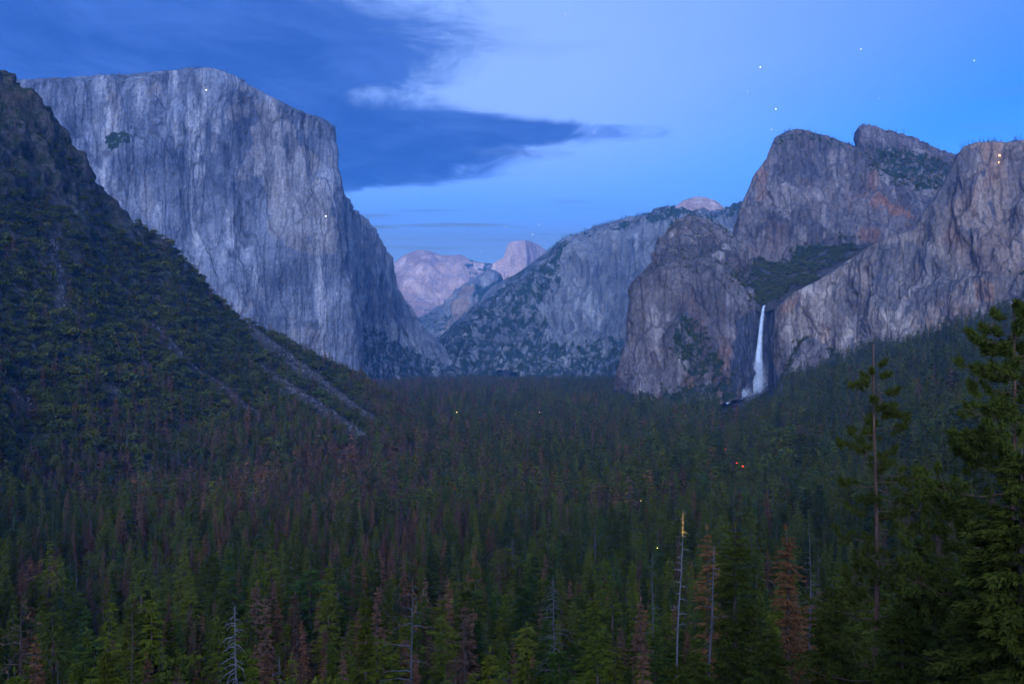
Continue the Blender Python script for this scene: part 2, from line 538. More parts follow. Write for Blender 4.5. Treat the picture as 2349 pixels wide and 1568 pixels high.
SE = [((760, 884, 3500), (760, 425, 3800)), ((790, 884, 3585), (777, 432, 3885)), ((815, 884, 3700), (800, 460, 4000)), ((840, 884, 3890), (838, 500, 4190)), ((868, 886, 4035), (867, 530, 4335)),
      ((892, 886, 4134), (885, 563, 4434)), ((915, 886, 4246), (905, 615, 4546)), ((940, 888, 4359), (925, 668, 4659)), ((970, 888, 4500), (950, 718, 4800)),
      ((1000, 888, 4582), (985, 762, 4882)), ((1030, 888, 4641), (1010, 790, 4941)), ((1058, 888, 4711), (1040, 830, 5011)), ((1085, 910, 4787), (1072, 876, 5087)), ((1130, 925, 4900), (1120, 915, 5200))]
o = loft('shaded_cliff', face_key(SE, p=1.3), 260, 240, rock_disp(22, 200, 10, 60, 3.0, 18, 6.0, 4.0, 90), M_shade, 2, 3,
         attrs={'veg': soft_polys([([(815, 745), (870, 750), (1000, 830), (1080, 868), (1080, 900), (815, 900)], 0.8)], 22, 70),
                'stain': soft_polys([([(830, 600), (930, 700), (960, 740), (830, 730)], 0.8)], 30, 80)})
tag(o, 'dark shaded cliff running down right from behind the prow of the monolith', 'cliff', kind='structure')

CR = [((830, 800, 12000), (830, 680, 14000))] + [((x, 800, 12000), (x, y, 14500)) for x, y in
      [(870, 632), (900, 602), (930, 583), (958, 572), (985, 574), (1012, 584), (1040, 585), (1055, 582), (1075, 593), (1100, 601), (1125, 603), (1150, 603), (1190, 640), (1230, 690)]]
o = loft('far_mountain', face_key(CR, p=1.2, back=((5, 500), (60, 2500))), 220, 120, rock_disp(110, 1400, 36, 320, 12, 90, 2.0, 18, 420), M_far, 2, 2, crest=300, lo=.15,
         attrs={'veg': soft_polys([([(1060, 600), (1130, 602), (1130, 625), (1075, 618)], .9), ([(930, 730), (1130, 690), (1130, 800), (930, 800)], .8)], 25, 300)})
tag(o, 'broad pinkish granite mountain far away at the end of the valley', 'mountain', kind='structure')

ND = [((x, 800, 8600), (x, y, 9300)) for x, y in
      [(930, 770), (960, 728), (990, 712), (1030, 692), (1060, 664), (1085, 645), (1110, 627), (1124, 620), (1140, 640), (1165, 690), (1190, 740)]]
o = loft('far_foothill', face_key(ND, p=1.1, back=((8, 300), (60, 1200))), 150, 110, rock_disp(90, 700, 30, 180, 8, 60, 2.5, 10, 250), M_mid, 2, 2,
         attrs={'veg': soft_polys([([(1085, 650), (1165, 630), (1160, 720), (1090, 700)], 1.0), ([(930, 715), (1040, 720), (1060, 800), (930, 800)], 0.7)], 25, 200),
                'rust': soft_polys([([(1030, 690), (1090, 650), (1060, 760), (1020, 780)], 0.5)], 20, 200)})
tag(o, 'small buff foothill in front of the far mountain', 'hill', kind='structure')

HD = [((1112, 720, 12200), (1112, 690, 12500)), ((1122, 720, 12200), (1121, 640, 12500)), ((1130, 720, 12200), (1130, 605, 12500)), ((1145, 720, 12200), (1143, 596, 12520)), ((1158, 720, 12200), (1155, 590, 12550)),
      ((1166, 720, 12200), (1161, 570, 12580)), ((1175, 720, 12220), (1168, 555, 12600)), ((1190, 720, 12240), (1188, 551, 12640)), ((1206, 720, 12250), (1206, 550, 12700)),
      ((1224, 720, 12600), (1222, 554, 12950)), ((1240, 720, 12800), (1238, 562, 13100)), ((1258, 720, 13000), (1256, 575, 13250)), ((1280, 720, 13200), (1276, 600, 13350)), ((1310, 720, 13300), (1306, 660, 13400))]
o = loft('granite_dome', face_key(HD, p=1.6, back=((4, 150), (50, 900))), 150, 110, rock_disp(25, 500, 12, 140, 5, 50, 5.0, 6, 160), M_far, 0, 1, crest=200, lo=.05)
tag(o, 'distant granite half dome with a sheer pinkish face', 'mountain', kind='structure')

SR = [(x, a, b, c) for x, a, b, c in
      [(985, 850, 830, 800), (1010, 840, 805, 772), (1060, 815, 765, 725), (1100, 800, 745, 690), (1130, 795, 725, 655), (1180, 790, 710, 630), (1215, 785, 695, 605), (1255, 795, 685, 578),
       (1285, 800, 670, 552), (1300, 800, 600, 546), (1315, 795, 555, 542), (1340, 790, 545, 533), (1370, 780, 540, 518), (1420, 775, 530, 505), (1480, 780, 520, 490), (1520, 760, 530, 475),
       (1555, 740, 530, 478), (1575, 730, 525, 480), (1605, 720, 525, 482), (1635, 720, 525, 482), (1655, 720, 530, 480), (1690, 720, 530, 464), (1740, 720, 530, 468), (1800, 720, 530, 480)]]
SRk = [[(x, 905, 4600), (x, a, 5200), (x, (a + b) / 2, 5330), (x, b, 5480), (x, (b + c) / 2, 5900 + 250 * (b - c > 60)), (x, c, 6400 + (x > 1500) * 600)] for x, a, b, c in SR]
o = loft('forested_ridge', knots_key(SRk), 330, 250, rock_disp(75, 420, 52, 190, 9, 40, 6.0, 12, 160), M_mid, 2, 3, crest=300, lo=.08,
         attrs={'veg': soft_polys([([(980, 880), (1000, 770), (1100, 690), (1255, 578), (1300, 548), (1300, 640), (1240, 700), (1270, 790), (1460, 770), (1430, 880)], 0.8),
                                   ([(1255, 575), (1480, 488), (1560, 462), (1570, 475), (1640, 490), (1720, 462), (1720, 500), (1540, 505), (1420, 525), (1300, 560)], 0.85)], 22, 120)})
tag(o, 'long blue hazy ridge with pale buttresses closing the middle of the valley', 'mountain', kind='structure')

SD = [((x, 512, 6500), (x, y, 6750)) for x, y in [(1540, 480), (1556, 466), (1572, 457), (1590, 451), (1606, 450), (1622, 452), (1638, 458), (1655, 469), (1675, 485)]]
o = loft('summit_dome', face_key(SD, n=8, p=1.5, back=((3, 100), (50, 500))), 70, 40, rock_disp(10, 200, 5, 90, 3, 40, 2.0, 3, 120), M_far, 1, 2)
tag(o, 'small pale bald dome on top of the hazy ridge', 'mountain', kind='structure')

BT = [((1950, 520, 3250), (1955, 350, 3420)), ((1964, 520, 3250), (1965, 327, 3420)), ((1970, 520, 3250), (1968, 293, 3430)), ((1985, 520, 3250), (1982, 285, 3440)), ((2010, 520, 3200), (2010, 288, 3450)), ((2050, 520, 3150), (2050, 300, 3460)),
      ((2100, 520, 3100), (2100, 316, 3470)), ((2150, 520, 3060), (2150, 338, 3480)), ((2190, 520, 3020), (2190, 354, 3490)), ((2260, 520, 3000), (2260, 390, 3500))]
o = loft('rock_tower', face_key(BT, p=1.1), 150, 110, rock_disp(16, 120, 6, 40, 2.5, 14, 3.0, 3, 60), M_cath, 0, 1, crest=40, lo=.2,
         attrs={'veg': soft_polys([([(1985, 340), (2050, 330), (2190, 375), (2160, 440), (2060, 430), (2000, 410)], 0.8)], 16, 60)})
tag(o, 'leaning rock tower with a wooded back behind the tall brown peak', 'mountain', kind='structure')

CA = [((1672, 640, 2950), (1680, 560, 3080)), ((1688, 640, 2930), (1692, 515, 3080)), ((1700, 645, 2910), (1704, 472, 3090)), ((1715, 650, 2890), (1718, 434, 3100)), ((1730, 650, 2870), (1731, 402, 3110)), ((1748, 655, 2850), (1750, 378, 3120)),
      ((1762, 655, 2840), (1763, 363, 3120)), ((1772, 655, 2830), (1769, 337, 3120)), ((1785, 655, 2820), (1781, 314, 3120)), ((1803, 650, 2815), (1801, 303, 3120)), ((1828, 650, 2810), (1826, 295, 3130)), ((1855, 645, 2810), (1852, 298, 3140)),
      ((1900, 640, 2815), (1900, 312, 3150)), ((1940, 635, 2820), (1940, 326, 3160)), ((1975, 630, 2820), (1970, 340, 3160)), ((2020, 620, 2820), (2010, 380, 3150)), ((2080, 610, 2820), (2060, 420, 3140)), ((2150, 600, 2820), (2140, 455, 3130)), ((2240, 600, 2820), (2230, 480, 3130))]
o = loft('rocky_peak', face_key(CA, p=1.5, back=((8, 80), (60, 300), (150, 500))), 330, 250, rock_disp(26, 170, 9, 48, 3.5, 15, 3.5, 5.5, 70), M_cath, 1, 2, crest=50, lo=.3,
         attrs={'rust': soft_polys([([(2010, 440), (2060, 470), (2100, 500), (2050, 490), (2000, 470)], 0.8), ([(1985, 400), (2010, 395), (2020, 430), (1990, 440)], 0.4),
                                    ([(1970, 520), (2020, 530), (2010, 560), (1970, 545)], 0.5), ([(1735, 400), (1760, 385), (1755, 450), (1735, 470)], 0.4)], 14, 45),
                'stain': soft_polys([([(1770, 360), (1800, 310), (1900, 330), (1880, 420), (1800, 420)], 0.5)], 30, 70),
                'veg': soft_polys([([(1770, 330), (1800, 300), (1850, 297), (1965, 333), (1960, 345), (1850, 312), (1790, 340)], 0.7), ([(1830, 560), (1960, 560), (1960, 620), (1780, 640)], 0.9)], 12, 40)})
tag(o, 'tall brown granite peak with a steep shoulder above the waterfall', 'mountain', kind='structure')

HV = [[(1600, 660, 2560), (1600, 610, 2750), (1600, 560, 2980)], [(1660, 690, 2500), (1660, 625, 2720), (1665, 575, 3000)], [(1710, 706, 2470), (1705, 640, 2700), (1710, 588, 3000)],
      [(1752, 716, 2440), (1750, 655, 2680), (1770, 590, 3000)], [(1800, 704, 2450), (1800, 640, 2700), (1820, 580, 3000)], [(1860, 680, 2500), (1860, 620, 2720), (1880, 565, 3000)],
      [(1940, 640, 2560), (1930, 595, 2760), (1960, 555, 3000)], [(2040, 600, 2600), (2040, 570, 2800), (2060, 535, 3000)]]
o = loft('hanging_valley', np.array([[at(*q) for q in c] for c in HV]), 120, 90, rock_disp(10, 120, 4, 50, 2, 15, 1.0), M_hill, 2, 2, attrs={'veg': lambda x, y, V: np.full(len(x), 0.55)})
tag(o, 'steep green hanging valley above the lip of the waterfall', 'hillside', kind='structure')

LC = [[(1424, 925, 2300), (1420, 905, 2330), (1417, 884, 2350), (1418, 872, 2480)], [(1432, 928, 2280), (1430, 870, 2320), (1427, 835, 2350), (1428, 826, 2480)], [(1445, 930, 2270), (1443, 850, 2310), (1440, 790, 2350), (1441, 780, 2500)], [(1458, 930, 2260), (1455, 830, 2300), (1452, 722, 2350), (1453, 702, 2520)],
      [(1478, 930, 2255), (1473, 800, 2295), (1467, 664, 2350), (1467, 640, 2540)], [(1500, 930, 2250), (1497, 790, 2290), (1494, 640, 2350), (1500, 598, 2600)], [(1526, 930, 2250), (1525, 790, 2290), (1523, 622, 2360), (1527, 540, 2680)],
      [(1552, 930, 2250), (1551, 790, 2290), (1550, 620, 2370), (1551, 504, 2720)], [(1582, 930, 2250), (1580, 790, 2290), (1579, 626, 2370), (1577, 491, 2740)], [(1622, 930, 2260), (1620, 790, 2300), (1620, 640, 2370), (1622, 501, 2740)],
      [(1662, 925, 2280), (1660, 800, 2320), (1660, 665, 2380), (1664, 523, 2740)], [(1690, 915, 2320), (1690, 810, 2350), (1692, 690, 2390), (1700, 560, 2740)], [(1712, 905, 2370), (1712, 815, 2390), (1714, 702, 2410), (1722, 640, 2600)],
      [(1728, 895, 2440), (1729, 815, 2448), (1731, 706, 2455), (1735, 690, 2540)], [(1742, 890, 2470), (1743, 815, 2474), (1745, 709, 2478), (1748, 702, 2550)], [(1760, 890, 2480), (1760, 815, 2484), (1760, 711, 2488), (1762, 704, 2550)]]
o = loft('stepped_cliff', knots_key(LC, back=((20, 120), (120, 400))), 300, 260, rock_disp(15, 110, 5, 34, 2.6, 12, 4.0, 4.5, 55), M_cath, 1, 2, crest=30, lo=.4,
         attrs={'stain': soft_polys([([(1690, 730), (1730, 705), (1765, 705), (1765, 900), (1660, 900), (1680, 830)], 1.0)], 10, 30),
                'veg': soft_polys([([(1560, 720), (1600, 740), (1660, 830), (1700, 860), (1690, 880), (1620, 870), (1540, 830), (1540, 790)], 0.75), ([(1690, 870), (1690, 930), (1430, 930), (1430, 905), (1560, 890)], 0.8),
                                   ([(1510, 520), (1560, 495), (1660, 525), (1750, 640), (1700, 690), (1560, 640), (1500, 620)], 0.45)], 18, 50),
                'rust': soft_polys([([(1640, 800), (1680, 790), (1680, 850), (1650, 850)], 0.4), ([(1570, 860), (1600, 860), (1600, 900), (1565, 900)], 0.35)], 14, 40)})
tag(o, 'stepped brown cliff with shrubby ledges to the left of the waterfall', 'cliff', kind='structure')

RC = [((1744, 896, 2480), (1748, 716, 2495)), ((1762, 896, 2470), (1764, 709, 2485)), ((1776, 896, 2410), (1778, 706, 2445)), ((1800, 896, 2385), (1800, 690, 2425)), ((1830, 896, 2361), (1832, 663, 2411)), ((1880, 890, 2323), (1882, 640, 2393)), ((1940, 870, 2277), (1940, 600, 2367)),
      ((2000, 850, 2231), (2000, 561, 2341)), ((2050, 835, 2192), (2050, 541, 2312)), ((2085, 825, 2165), (2088, 528, 2295)), ((2104, 820, 2150), (2106, 508, 2290)), ((2122, 815, 2137), (2124, 478, 2287)), ((2142, 810, 2121), (2144, 448, 2281)), ((2170, 800, 2100), (2171, 400, 2270)),
      ((2190, 795, 2084), (2191, 357, 2264)), ((2212, 785, 2067), (2212, 335, 2257)), ((2242, 775, 2044), (2242, 325, 2244)), ((2280, 765, 2015), (2280, 322, 2235)), ((2312, 755, 1990), (2312, 326, 2230)), ((2352, 745, 1960), (2352, 318, 2200)),
      ((2440, 720, 1903), (2440, 310, 2173)), ((2600, 690, 1800), (2600, 300, 2100))]
o = loft('buff_cliff', face_key(RC, p=1.35, back=((5, 60), (50, 300), (260, 700))), 430, 260, rock_disp(18, 150, 4.5, 44, 2.4, 12, 6.0, 5.0, 70), M_right, 1, 2, crest=40, lo=.3,
         attrs={'stain': soft_polys([([(1742, 700), (1776, 700), (1785, 900), (1740, 900)], 1.0), ([(1900, 640), (1960, 620), (1990, 780), (1930, 740)], 0.45), ([(2020, 560), (2120, 560), (2200, 640), (2180, 690), (2060, 720), (1990, 700)], 0.62),
                                     ([(2190, 360), (2250, 340), (2230, 430), (2120, 520), (2110, 500)], 0.6), ([(2300, 340), (2349, 330), (2349, 560), (2325, 560)], 0.45)], 16, 50),
                'rust': soft_polys([([(2200, 400), (2349, 330), (2349, 640), (2230, 620), (2150, 560)], 0.22), ([(2255, 330), (2300, 335), (2295, 400), (2265, 440)], 0.55), ([(2215, 470), (2250, 420), (2245, 480), (2225, 510)], 0.5), ([(2160, 520), (2200, 515), (2195, 560), (2165, 565)], 0.5), ([(2230, 650), (2275, 640), (2280, 690), (2235, 680)], 0.6),
                                    ([(1800, 690), (1840, 665), (1830, 700), (1790, 715)], 0.5), ([(1880, 740), (1910, 760), (1900, 790), (1880, 780)], 0.4)], 14, 40),
                'veg': soft_polys([([(2270, 588), (2349, 610), (2349, 640), (2310, 625)], 0.5)], 10, 30)})
tag(o, 'long buff and grey streaked cliff to the right of the waterfall', 'cliff', kind='structure')

BU = [((1785, 915, 2290), (1790, 895, 2330)), ((1800, 915, 2270), (1804, 860, 2330)), ((1815, 915, 2260), (1820, 812, 2330)), ((1832, 915, 2250), (1836, 785, 2330)), ((1856, 915, 2240), (1856, 772, 2330)), ((1882, 915, 2230), (1882, 780, 2310)), ((1908, 910, 2210), (1908, 805, 2290)), ((1930, 905, 2190), (1932, 842, 2260)), ((1950, 905, 2170), (1955, 890, 2230))]
o = loft('rock_buttress', face_key(BU, n=10, p=1.5, back=((15, 40), (120, 160))), 110, 90, rock_disp(6, 60, 2.5, 25, 1.6, 9, 3.0, 1.5, 30), M_cath, 1, 2)
tag(o, 'rounded grey rock buttress at the foot of the buff cliff beside the waterfall', 'rock', kind='structure')

# the bushy talus hillside on the left: foot, three levels, skyline, far side
LH = [(-420, 1130, 620, -350, -60, 1350), (-150, 1130, 760, -120, 70, 1400), (0, 1110, 850, 0, 143, 1450), (30, 1108, 870, 30, 165, 1462), (62, 1106, 885, 62, 190, 1475), (80, 1105, 895, 85, 222, 1480), (115, 1100, 910, 118, 245, 1490), (150, 1098, 920, 150, 292, 1500), (185, 1095, 935, 182, 330, 1510), (212, 1092, 945, 212, 370, 1520),
      (235, 1090, 955, 232, 420, 1530), (262, 1086, 970, 262, 462, 1545), (310, 1080, 990, 305, 500, 1560), (362, 1075, 1010, 360, 545, 1580), (392, 1072, 1025, 392, 556, 1590), (430, 1068, 1040, 428, 600, 1605), (470, 1062, 1060, 468, 652, 1620), (500, 1058, 1075, 500, 688, 1635), (550, 1050, 1100, 548, 727, 1655), (620, 1042, 1130, 618, 768, 1690),
      (700, 1035, 1165, 698, 812, 1730), (770, 1030, 1200, 765, 845, 1770), (838, 1026, 1240, 832, 872, 1810), (900, 1024, 1275, 890, 918, 1780), (950, 1024, 1300, 940, 965, 1700), (1010, 1028, 1330, 990, 1015, 1560)]
LHk = []
for bx, by, bY, rx, ry, rY in LH:
    col = [np.array(at(bx, by + 150, bY - 70))]
    for t in (0, 0.18, 0.36, 0.55, 0.74, 0.9, 1.0):
        A = np.array(at(bx, by, bY)); B = np.array(at(rx, ry, rY))
        p = A + (B - A) * t
        p[2] += (-0.055 * math.sin(math.pi * t)) * max(0, B[2] - A[2])   # slightly concave talus
        col.append(p)
    col.append(np.array(at(rx, ry + 25, rY + 90))); col.append(np.array(at(rx, ry + 400, rY + 420)))
    LHk.append(col)


def hill_disp(P):
    sl = np.clip((P[:, 2] - 30) / 250, 0, 1)
    d = 9 * fbm(P / 110, 4)
    d = d + (3 + 9 * sl) * ridged(P * np.array([1, 1, 0.5]) / 60, 4, 0.55)
    q = fbm(P * np.array([1, 1, 0.8]) / 55 + 5, 4)
    d = d + (1 + 6 * sl) * np.tanh(8 * q)
    return d


SCREE = [[(535, 728), (560, 735), (640, 790), (700, 835), (790, 905), (880, 975), (850, 975), (760, 915), (680, 855), (600, 790)],
         [(575, 825), (600, 835), (660, 880), (750, 930), (850, 1005), (810, 1005), (730, 955), (640, 895)],
         [(332, 725), (348, 728), (392, 778), (430, 830), (520, 890), (600, 950), (580, 950), (500, 895), (415, 835), (378, 790)],
         [(98, 540), (130, 545), (150, 660), (145, 745), (125, 740), (125, 650)],
         [(10, 880), (50, 905), (95, 935), (80, 940), (30, 915)]]
o = loft('talus_hillside', np.array(LHk), 420, 300, hill_disp, M_hill, 1, 2,
         attrs={'veg': lambda x, y, V: 0.72 - 0.9 * soft_polys([(p, 1.0) for p in SCREE], 8, 40)(x, y, V),
                'stain': lambda x, y, V: 0 * x})
tag(o, 'dark bushy talus hillside with rocky crest on the left', 'hillside', kind='structure')
print('lofts', round(time.time() - T0, 1))


# ------------------------------------------------------------------ tree prototypes
class TB:
    """triangle soup"""
    def __init__(self): self.v = []; self.f = []; self.n = 0

    def add(self, v, f):
        v = np.asarray(v, float).reshape(-1, 3); f = np.asarray(f, int)
        self.v.append(v); self.f.append(f + self.n); self.n += len(v)

    def tube(self, pts, rad, sides=6):
        pts = np.asarray(pts, float); n = len(pts)
        d = np.gradient(pts, axis=0); d /= np.linalg.norm(d, axis=1, keepdims=True) + 1e-9
        ref = np.where(np.abs(d[:, 2:3]) > 0.9, np.array([[1.0, 0, 0]]), np.array([[0, 0, 1.0]]))
        a = np.cross(d, ref); a /= np.linalg.norm(a, axis=1, keepdims=True) + 1e-9
        b = np.cross(d, a)
        th = np.linspace(0, 2 * np.pi, sides, endpoint=False)
        r = np.asarray(rad, float).reshape(-1, 1, 1)
        V = pts[:, None] + r * (np.cos(th)[None, :, None] * a[:, None] + np.sin(th)[None, :, None] * b[:, None])
        f = []
        for i in range(n - 1):
            for j in range(sides):
                p, q = i * sides + j, i * sides + (j + 1) % sides
                f += [(p, q, q + sides), (p, q + sides, p + sides)]
        top = (n - 1) * sides
        for j in range(1, sides - 1):
            f.append((top, top + j, top + j + 1))
        self.add(V, f)

    def tris(self, A, B, C):
        n = len(A)
        V = np.stack([A, B, C], 1).reshape(-1, 3)
        self.add(V, np.arange(3 * n).reshape(-1, 3))

    def mesh(self, name, mat, smooth=False):
        return mesh_np(name, np.concatenate(self.v), np.concatenate(self.f), mat, smooth)


def sprays(tb, base, dirs, size, r, width=0.42, droop=0.25):
    """leafy triangles that leave base along dirs"""
    n = len(base)
    dirs = dirs + r.normal(0, 0.28, (n, 3)); dirs[:, 2] -= droop
    dirs /= np.linalg.norm(dirs, axis=1, keepdims=True)
    side = np.cross(dirs, r.normal(0, 0.5, (n, 3)) + np.array([0, 0, 1.0]))
    side /= np.linalg.norm(side, axis=1, keepdims=True) + 1e-9
    s = (size * r.uniform(0.7, 1.3, n))[:, None]
    tb.tris(base - side * s * width * 0.55 - dirs * s * 0.25, base + side * s * width * 0.55 - dirs * s * 0.1, base + dirs * s)


def conifer(seed, h=30.0, rad=3.6, n_wh=34, n_br=6, n_sp=7, base=0.12, top_pow=0.85, gap=0.1, sides=6, bark=None, leaf=None, droop=0.28, stubs=10, fan=1, leafsz=None):
    r = np.random.default_rng(seed)
    tr, cr = TB(), TB()
    zs = np.linspace(-1.5, h, 9)
    bend = r.normal(0, 0.012 * h, 2)
    ax = lambda z: np.array([bend[0] * math.sin(2.4 * z / h), bend[1] * math.sin(1.9 * z / h), z])
    tr.tube([ax(z) for z in zs], [max(0.03, 0.017 * h * (1 - z / h) ** 0.8 + 0.02) for z in np.clip(zs, 0, h)], sides)
    A, D, Sz = [], [], []
    for k in range(n_wh):
        t = (k + r.uniform(-.3, .3)) / n_wh
        z = h * (base + (1 - base) * np.clip(t, 0, 1) * 0.985)
        env = (1 - np.clip(t, 0, 0.995)) ** top_pow * min(1.0, 0.55 + 2.2 * t) * (0.85 + 0.3 * math.sin(7 * t + seed))
        for b in range(n_br):
            if r.random() < gap: continue
            a = r.uniform(0, 2 * math.pi); L = rad * env * r.uniform(0.6, 1.25) + 0.12
            out = np.array([math.cos(a), math.sin(a), 0.0]); perp = np.array([-out[1], out[0], 0])
            up = 0.35 * t - 0.12
            m = max(2, int(n_sp * (0.4 + 0.6 * env)))
            s = np.linspace(0.22, 1.0, m)
            p = ax(z) + np.outer(s * L, out) + np.outer(up * s * L - droop * 0.9 * (s ** 2) * L, [0, 0, 1])
            sd = np.where(np.arange(m) % 2 == 0, 1, -1) * r.uniform(0.3, 1.1, m)
            sd[-1] = 0
            if leafsz:
                for q in range(fan):
                    off = r.uniform(-1, 1, m) * 0.42 * L * (1.08 - s)
                    A.append(p + off[:, None] * perp + r.normal(0, .05, (m, 3)) * L * .5 - np.outer(np.abs(off) * .25, [0, 0, 1]))
                    D.append(out + np.sign(off)[:, None] * perp * r.uniform(.2, 1.0, (m, 1))); Sz.append(np.full(m, leafsz))
            else:
                A.append(p); D.append(out + sd[:, None] * perp)
                Sz.append(np.full(m, 0.26 * L * (9 / (m + 4)) ** 0.5 + 0.30))
    sprays(cr, np.concatenate(A), np.concatenate(D), np.concatenate(Sz), r, 0.62 if not leafsz else 0.42, droop)
    # tip
    sprays(cr, np.repeat(ax(h)[None] - [0, 0, 0.2], 4, 0), np.tile([0, 0, 1.0], (4, 1)) + r.normal(0, .3, (4, 3)), np.full(4, 0.7), r, 0.4, 0)
    for k in range(stubs):
        z = h * r.uniform(0.04, base + 0.12); a = r.uniform(0, 6.28); L = rad * r.uniform(.2, .6)
        e = ax(z) + np.array([math.cos(a) * L, math.sin(a) * L, -0.15 * L])
        tr.tube([ax(z), e], [0.05, 0.02], 3)
    return tr.mesh('trunk', bark or M_bark, True), cr.mesh('crown', leaf or M_green)


def snag(seed, h=26.0, n_br=26, blen=3.0, lean=(0, 0), r0=0.34, arch=0.5, mat=None, start=0.2, twig=True, leaf=None, n_leaf=0, split=False, reach=18.0):
    r = np.random.default_rng(seed)
    tr, br, brs = TB(), TB(), []
    ax = lambda z: np.array([lean[0] * (z / h), lean[1] * (z / h), z]) + np.array([0.1 * math.sin(z * 0.3 + seed), 0.1 * math.cos(z * 0.23), 0])
    zs = np.linspace(-2, h, 12)
    tr.tube([ax(z) for z in zs], [r0 * (1 - 0.88 * max(z, 0) / h) for z in zs], 8)
    A, D = [], []
    for k in range(n_br):
        dtop = 0.4 + min(h * (1 - start), reach) * ((k + r.random()) / n_br) ** 1.15
        z = h - dtop; t = z / h; a = r.uniform(0, 6.28); L = blen * (1 - math.exp(-dtop / 4.5)) * r.uniform(0.3, 1.15) + 0.25
        o = np.array([math.cos(a), math.sin(a), 0]); s = np.linspace(0, 1, 6)
        rise = r.uniform(0.0, 0.25)
        w = r.normal(0, 0.06, (6, 3)) * L * s[:, None]
        p = ax(z) + np.outer(s * L, o) + np.outer(L * (rise * s - arch * s ** 2.2 * r.uniform(.5, 1.3)), [0, 0, 1]) + w
        rb = 0.10 * (L / blen) ** 0.5 + 0.02
        if split: br = TB()
        br.tube(p, np.linspace(rb, 0.012, 6), 4)
        if twig:
            for q in range(3):
                i = r.integers(2, 6); e = p[i] + r.normal(0, 0.22, 3) * L + np.array([0, 0, -0.12 * L])
                br.tube([p[i], e], [0.034, 0.014], 3)
        if split: brs.append(('branch', br.mesh('branch', mat or M_grey, True)))
        if n_leaf:
            for q in range(n_leaf):
                A.append(p[r.integers(3, 6)] + r.normal(0, 0.15, 3)); D.append(o + r.normal(0, .6, 3))
    out = [('trunk', tr.mesh('trunk', mat or M_grey, True)), ('branches', br.mesh('branches', mat or M_grey, True))] if not split else [('trunk', tr.mesh('trunk', mat or M_grey, True))] + brs
    if n_leaf:
        cr = TB(); sprays(cr, np.array(A), np.array(D), np.full(len(A), 0.55), r, 0.5, 0.2)
        out.append(('crown', cr.mesh('crown', leaf or M_brown)))
    return out


def oak(seed, h=9.0, rad=4.5, lobes=11, per=70, leafsz=0.8, leaf=None, stems=3):
    r = np.random.default_rng(seed)
    tr, cr = TB(), TB()
    A, D = [], []
    for k in range(lobes):
        a = r.uniform(0, 6.28); q = math.sqrt(r.random()) * 0.72
        c = np.array([math.cos(a) * q * rad, math.sin(a) * q * rad, h * (0.36 + 0.42 * r.random() * (1.15 - q))])
        lr = rad * r.uniform(0.38, 0.56)
        d = r.normal(0, 1, (per, 3)); d[:, 2] = np.abs(d[:, 2]) * 1.1 - 0.25; d /= np.linalg.norm(d, axis=1, keepdims=True)
        A.append(c + d * lr * r.uniform(0.72, 1.05, (per, 1)) * np.array([1, 1, 0.95])); D.append(d)
    A = np.concatenate(A); D = np.concatenate(D)
    sprays(cr, A, D * 0.5 + r.normal(0, .5, A.shape), np.full(len(A), leafsz), r, 0.9, 0.1)
    for k in range(stems):
        a = r.uniform(0, 6.28); e = np.array([math.cos(a) * rad * .3, math.sin(a) * rad * .3, h * .6])
        tr.tube([(0, 0, -1.0), (e[0] * .35, e[1] * .35, h * .25), e], [0.24, 0.16, 0.06], 5)
    return tr.mesh('trunk', M_bark, True), cr.mesh('crown', leaf or M_oak)


# near versions carry more sprays, far ones fewer
NEAR_G = [conifer(10 + k, h=30, rad=[4.0, 4.7, 3.6, 5.2][k], n_wh=[46, 40, 50, 36][k], n_br=7, n_sp=9, fan=3, leafsz=.75, base=[.10, .16, .08, .2][k], top_pow=[.8, .7, .95, .6][k], gap=.12) for k in range(4)]
NEAR_G += [conifer(16, h=26, rad=5.0, n_wh=26, n_br=6, n_sp=9, base=.36, top_pow=.36, gap=.3, fan=3, leafsz=.8, droop=.1), conifer(17, h=32, rad=3.9, n_wh=30, n_br=5, n_sp=8, base=.28, top_pow=.5, gap=.38, fan=3, leafsz=.7), conifer(18, h=17, rad=4.2, n_wh=30, n_br=7, n_sp=8, base=.02, top_pow=.9, gap=.05, fan=3, leafsz=.75)]
NEAR_B = [conifer(30 + k, h=28, rad=[3.6, 4.2, 3.2][k], n_wh=[40, 34, 42][k], n_br=6, n_sp=8, fan=3, leafsz=.65, base=[.14, .2, .1][k], top_pow=[.8, .7, .9][k], gap=.3, leaf=M_brown) for k in range(3)]
NEAR_O = [oak(50 + k, h=[9, 7.5, 10][k], rad=[4.6, 4.2, 5.2][k]) for k in range(3)]
NEAR_S = [snag(60 + k, h=[26, 24, 28][k], n_br=[34, 26, 44][k], blen=[2.2, 1.8, 2.6][k], r0=.30, mat=M_grey, twig=True) for k in range(3)]
FAR_G = [conifer(110 + k, h=30, rad=[4.2, 5.0, 3.8][k], n_wh=20, n_br=6, n_sp=3, leafsz=1.9, base=.06, top_pow=[.8, .65, .95][k], gap=.08, sides=4, stubs=0) for k in range(3)]
FAR_G += [conifer(116, h=26, rad=5.4, n_wh=14, n_br=6, n_sp=3, leafsz=1.9, base=.3, top_pow=.36, gap=.2, sides=4, stubs=0), conifer(117, h=19, rad=4.4, n_wh=14, n_br=6, n_sp=3, leafsz=1.7, base=.04, top_pow=.8, gap=.05, sides=4, stubs=0)]
FAR_B = [conifer(130 + k, h=28, rad=[3.8, 4.4][k], n_wh=18, n_br=5, n_sp=3, leafsz=1.7, base=.1, top_pow=.8, gap=.2, leaf=M_brown, sides=4, stubs=0) for k in range(2)]
FAR_O = [oak(150 + k, h=9.5, rad=4.8, lobes=7, per=26, leafsz=1.15, stems=1) for k in range(3)]
print('protos', round(time.time() - T0, 1))

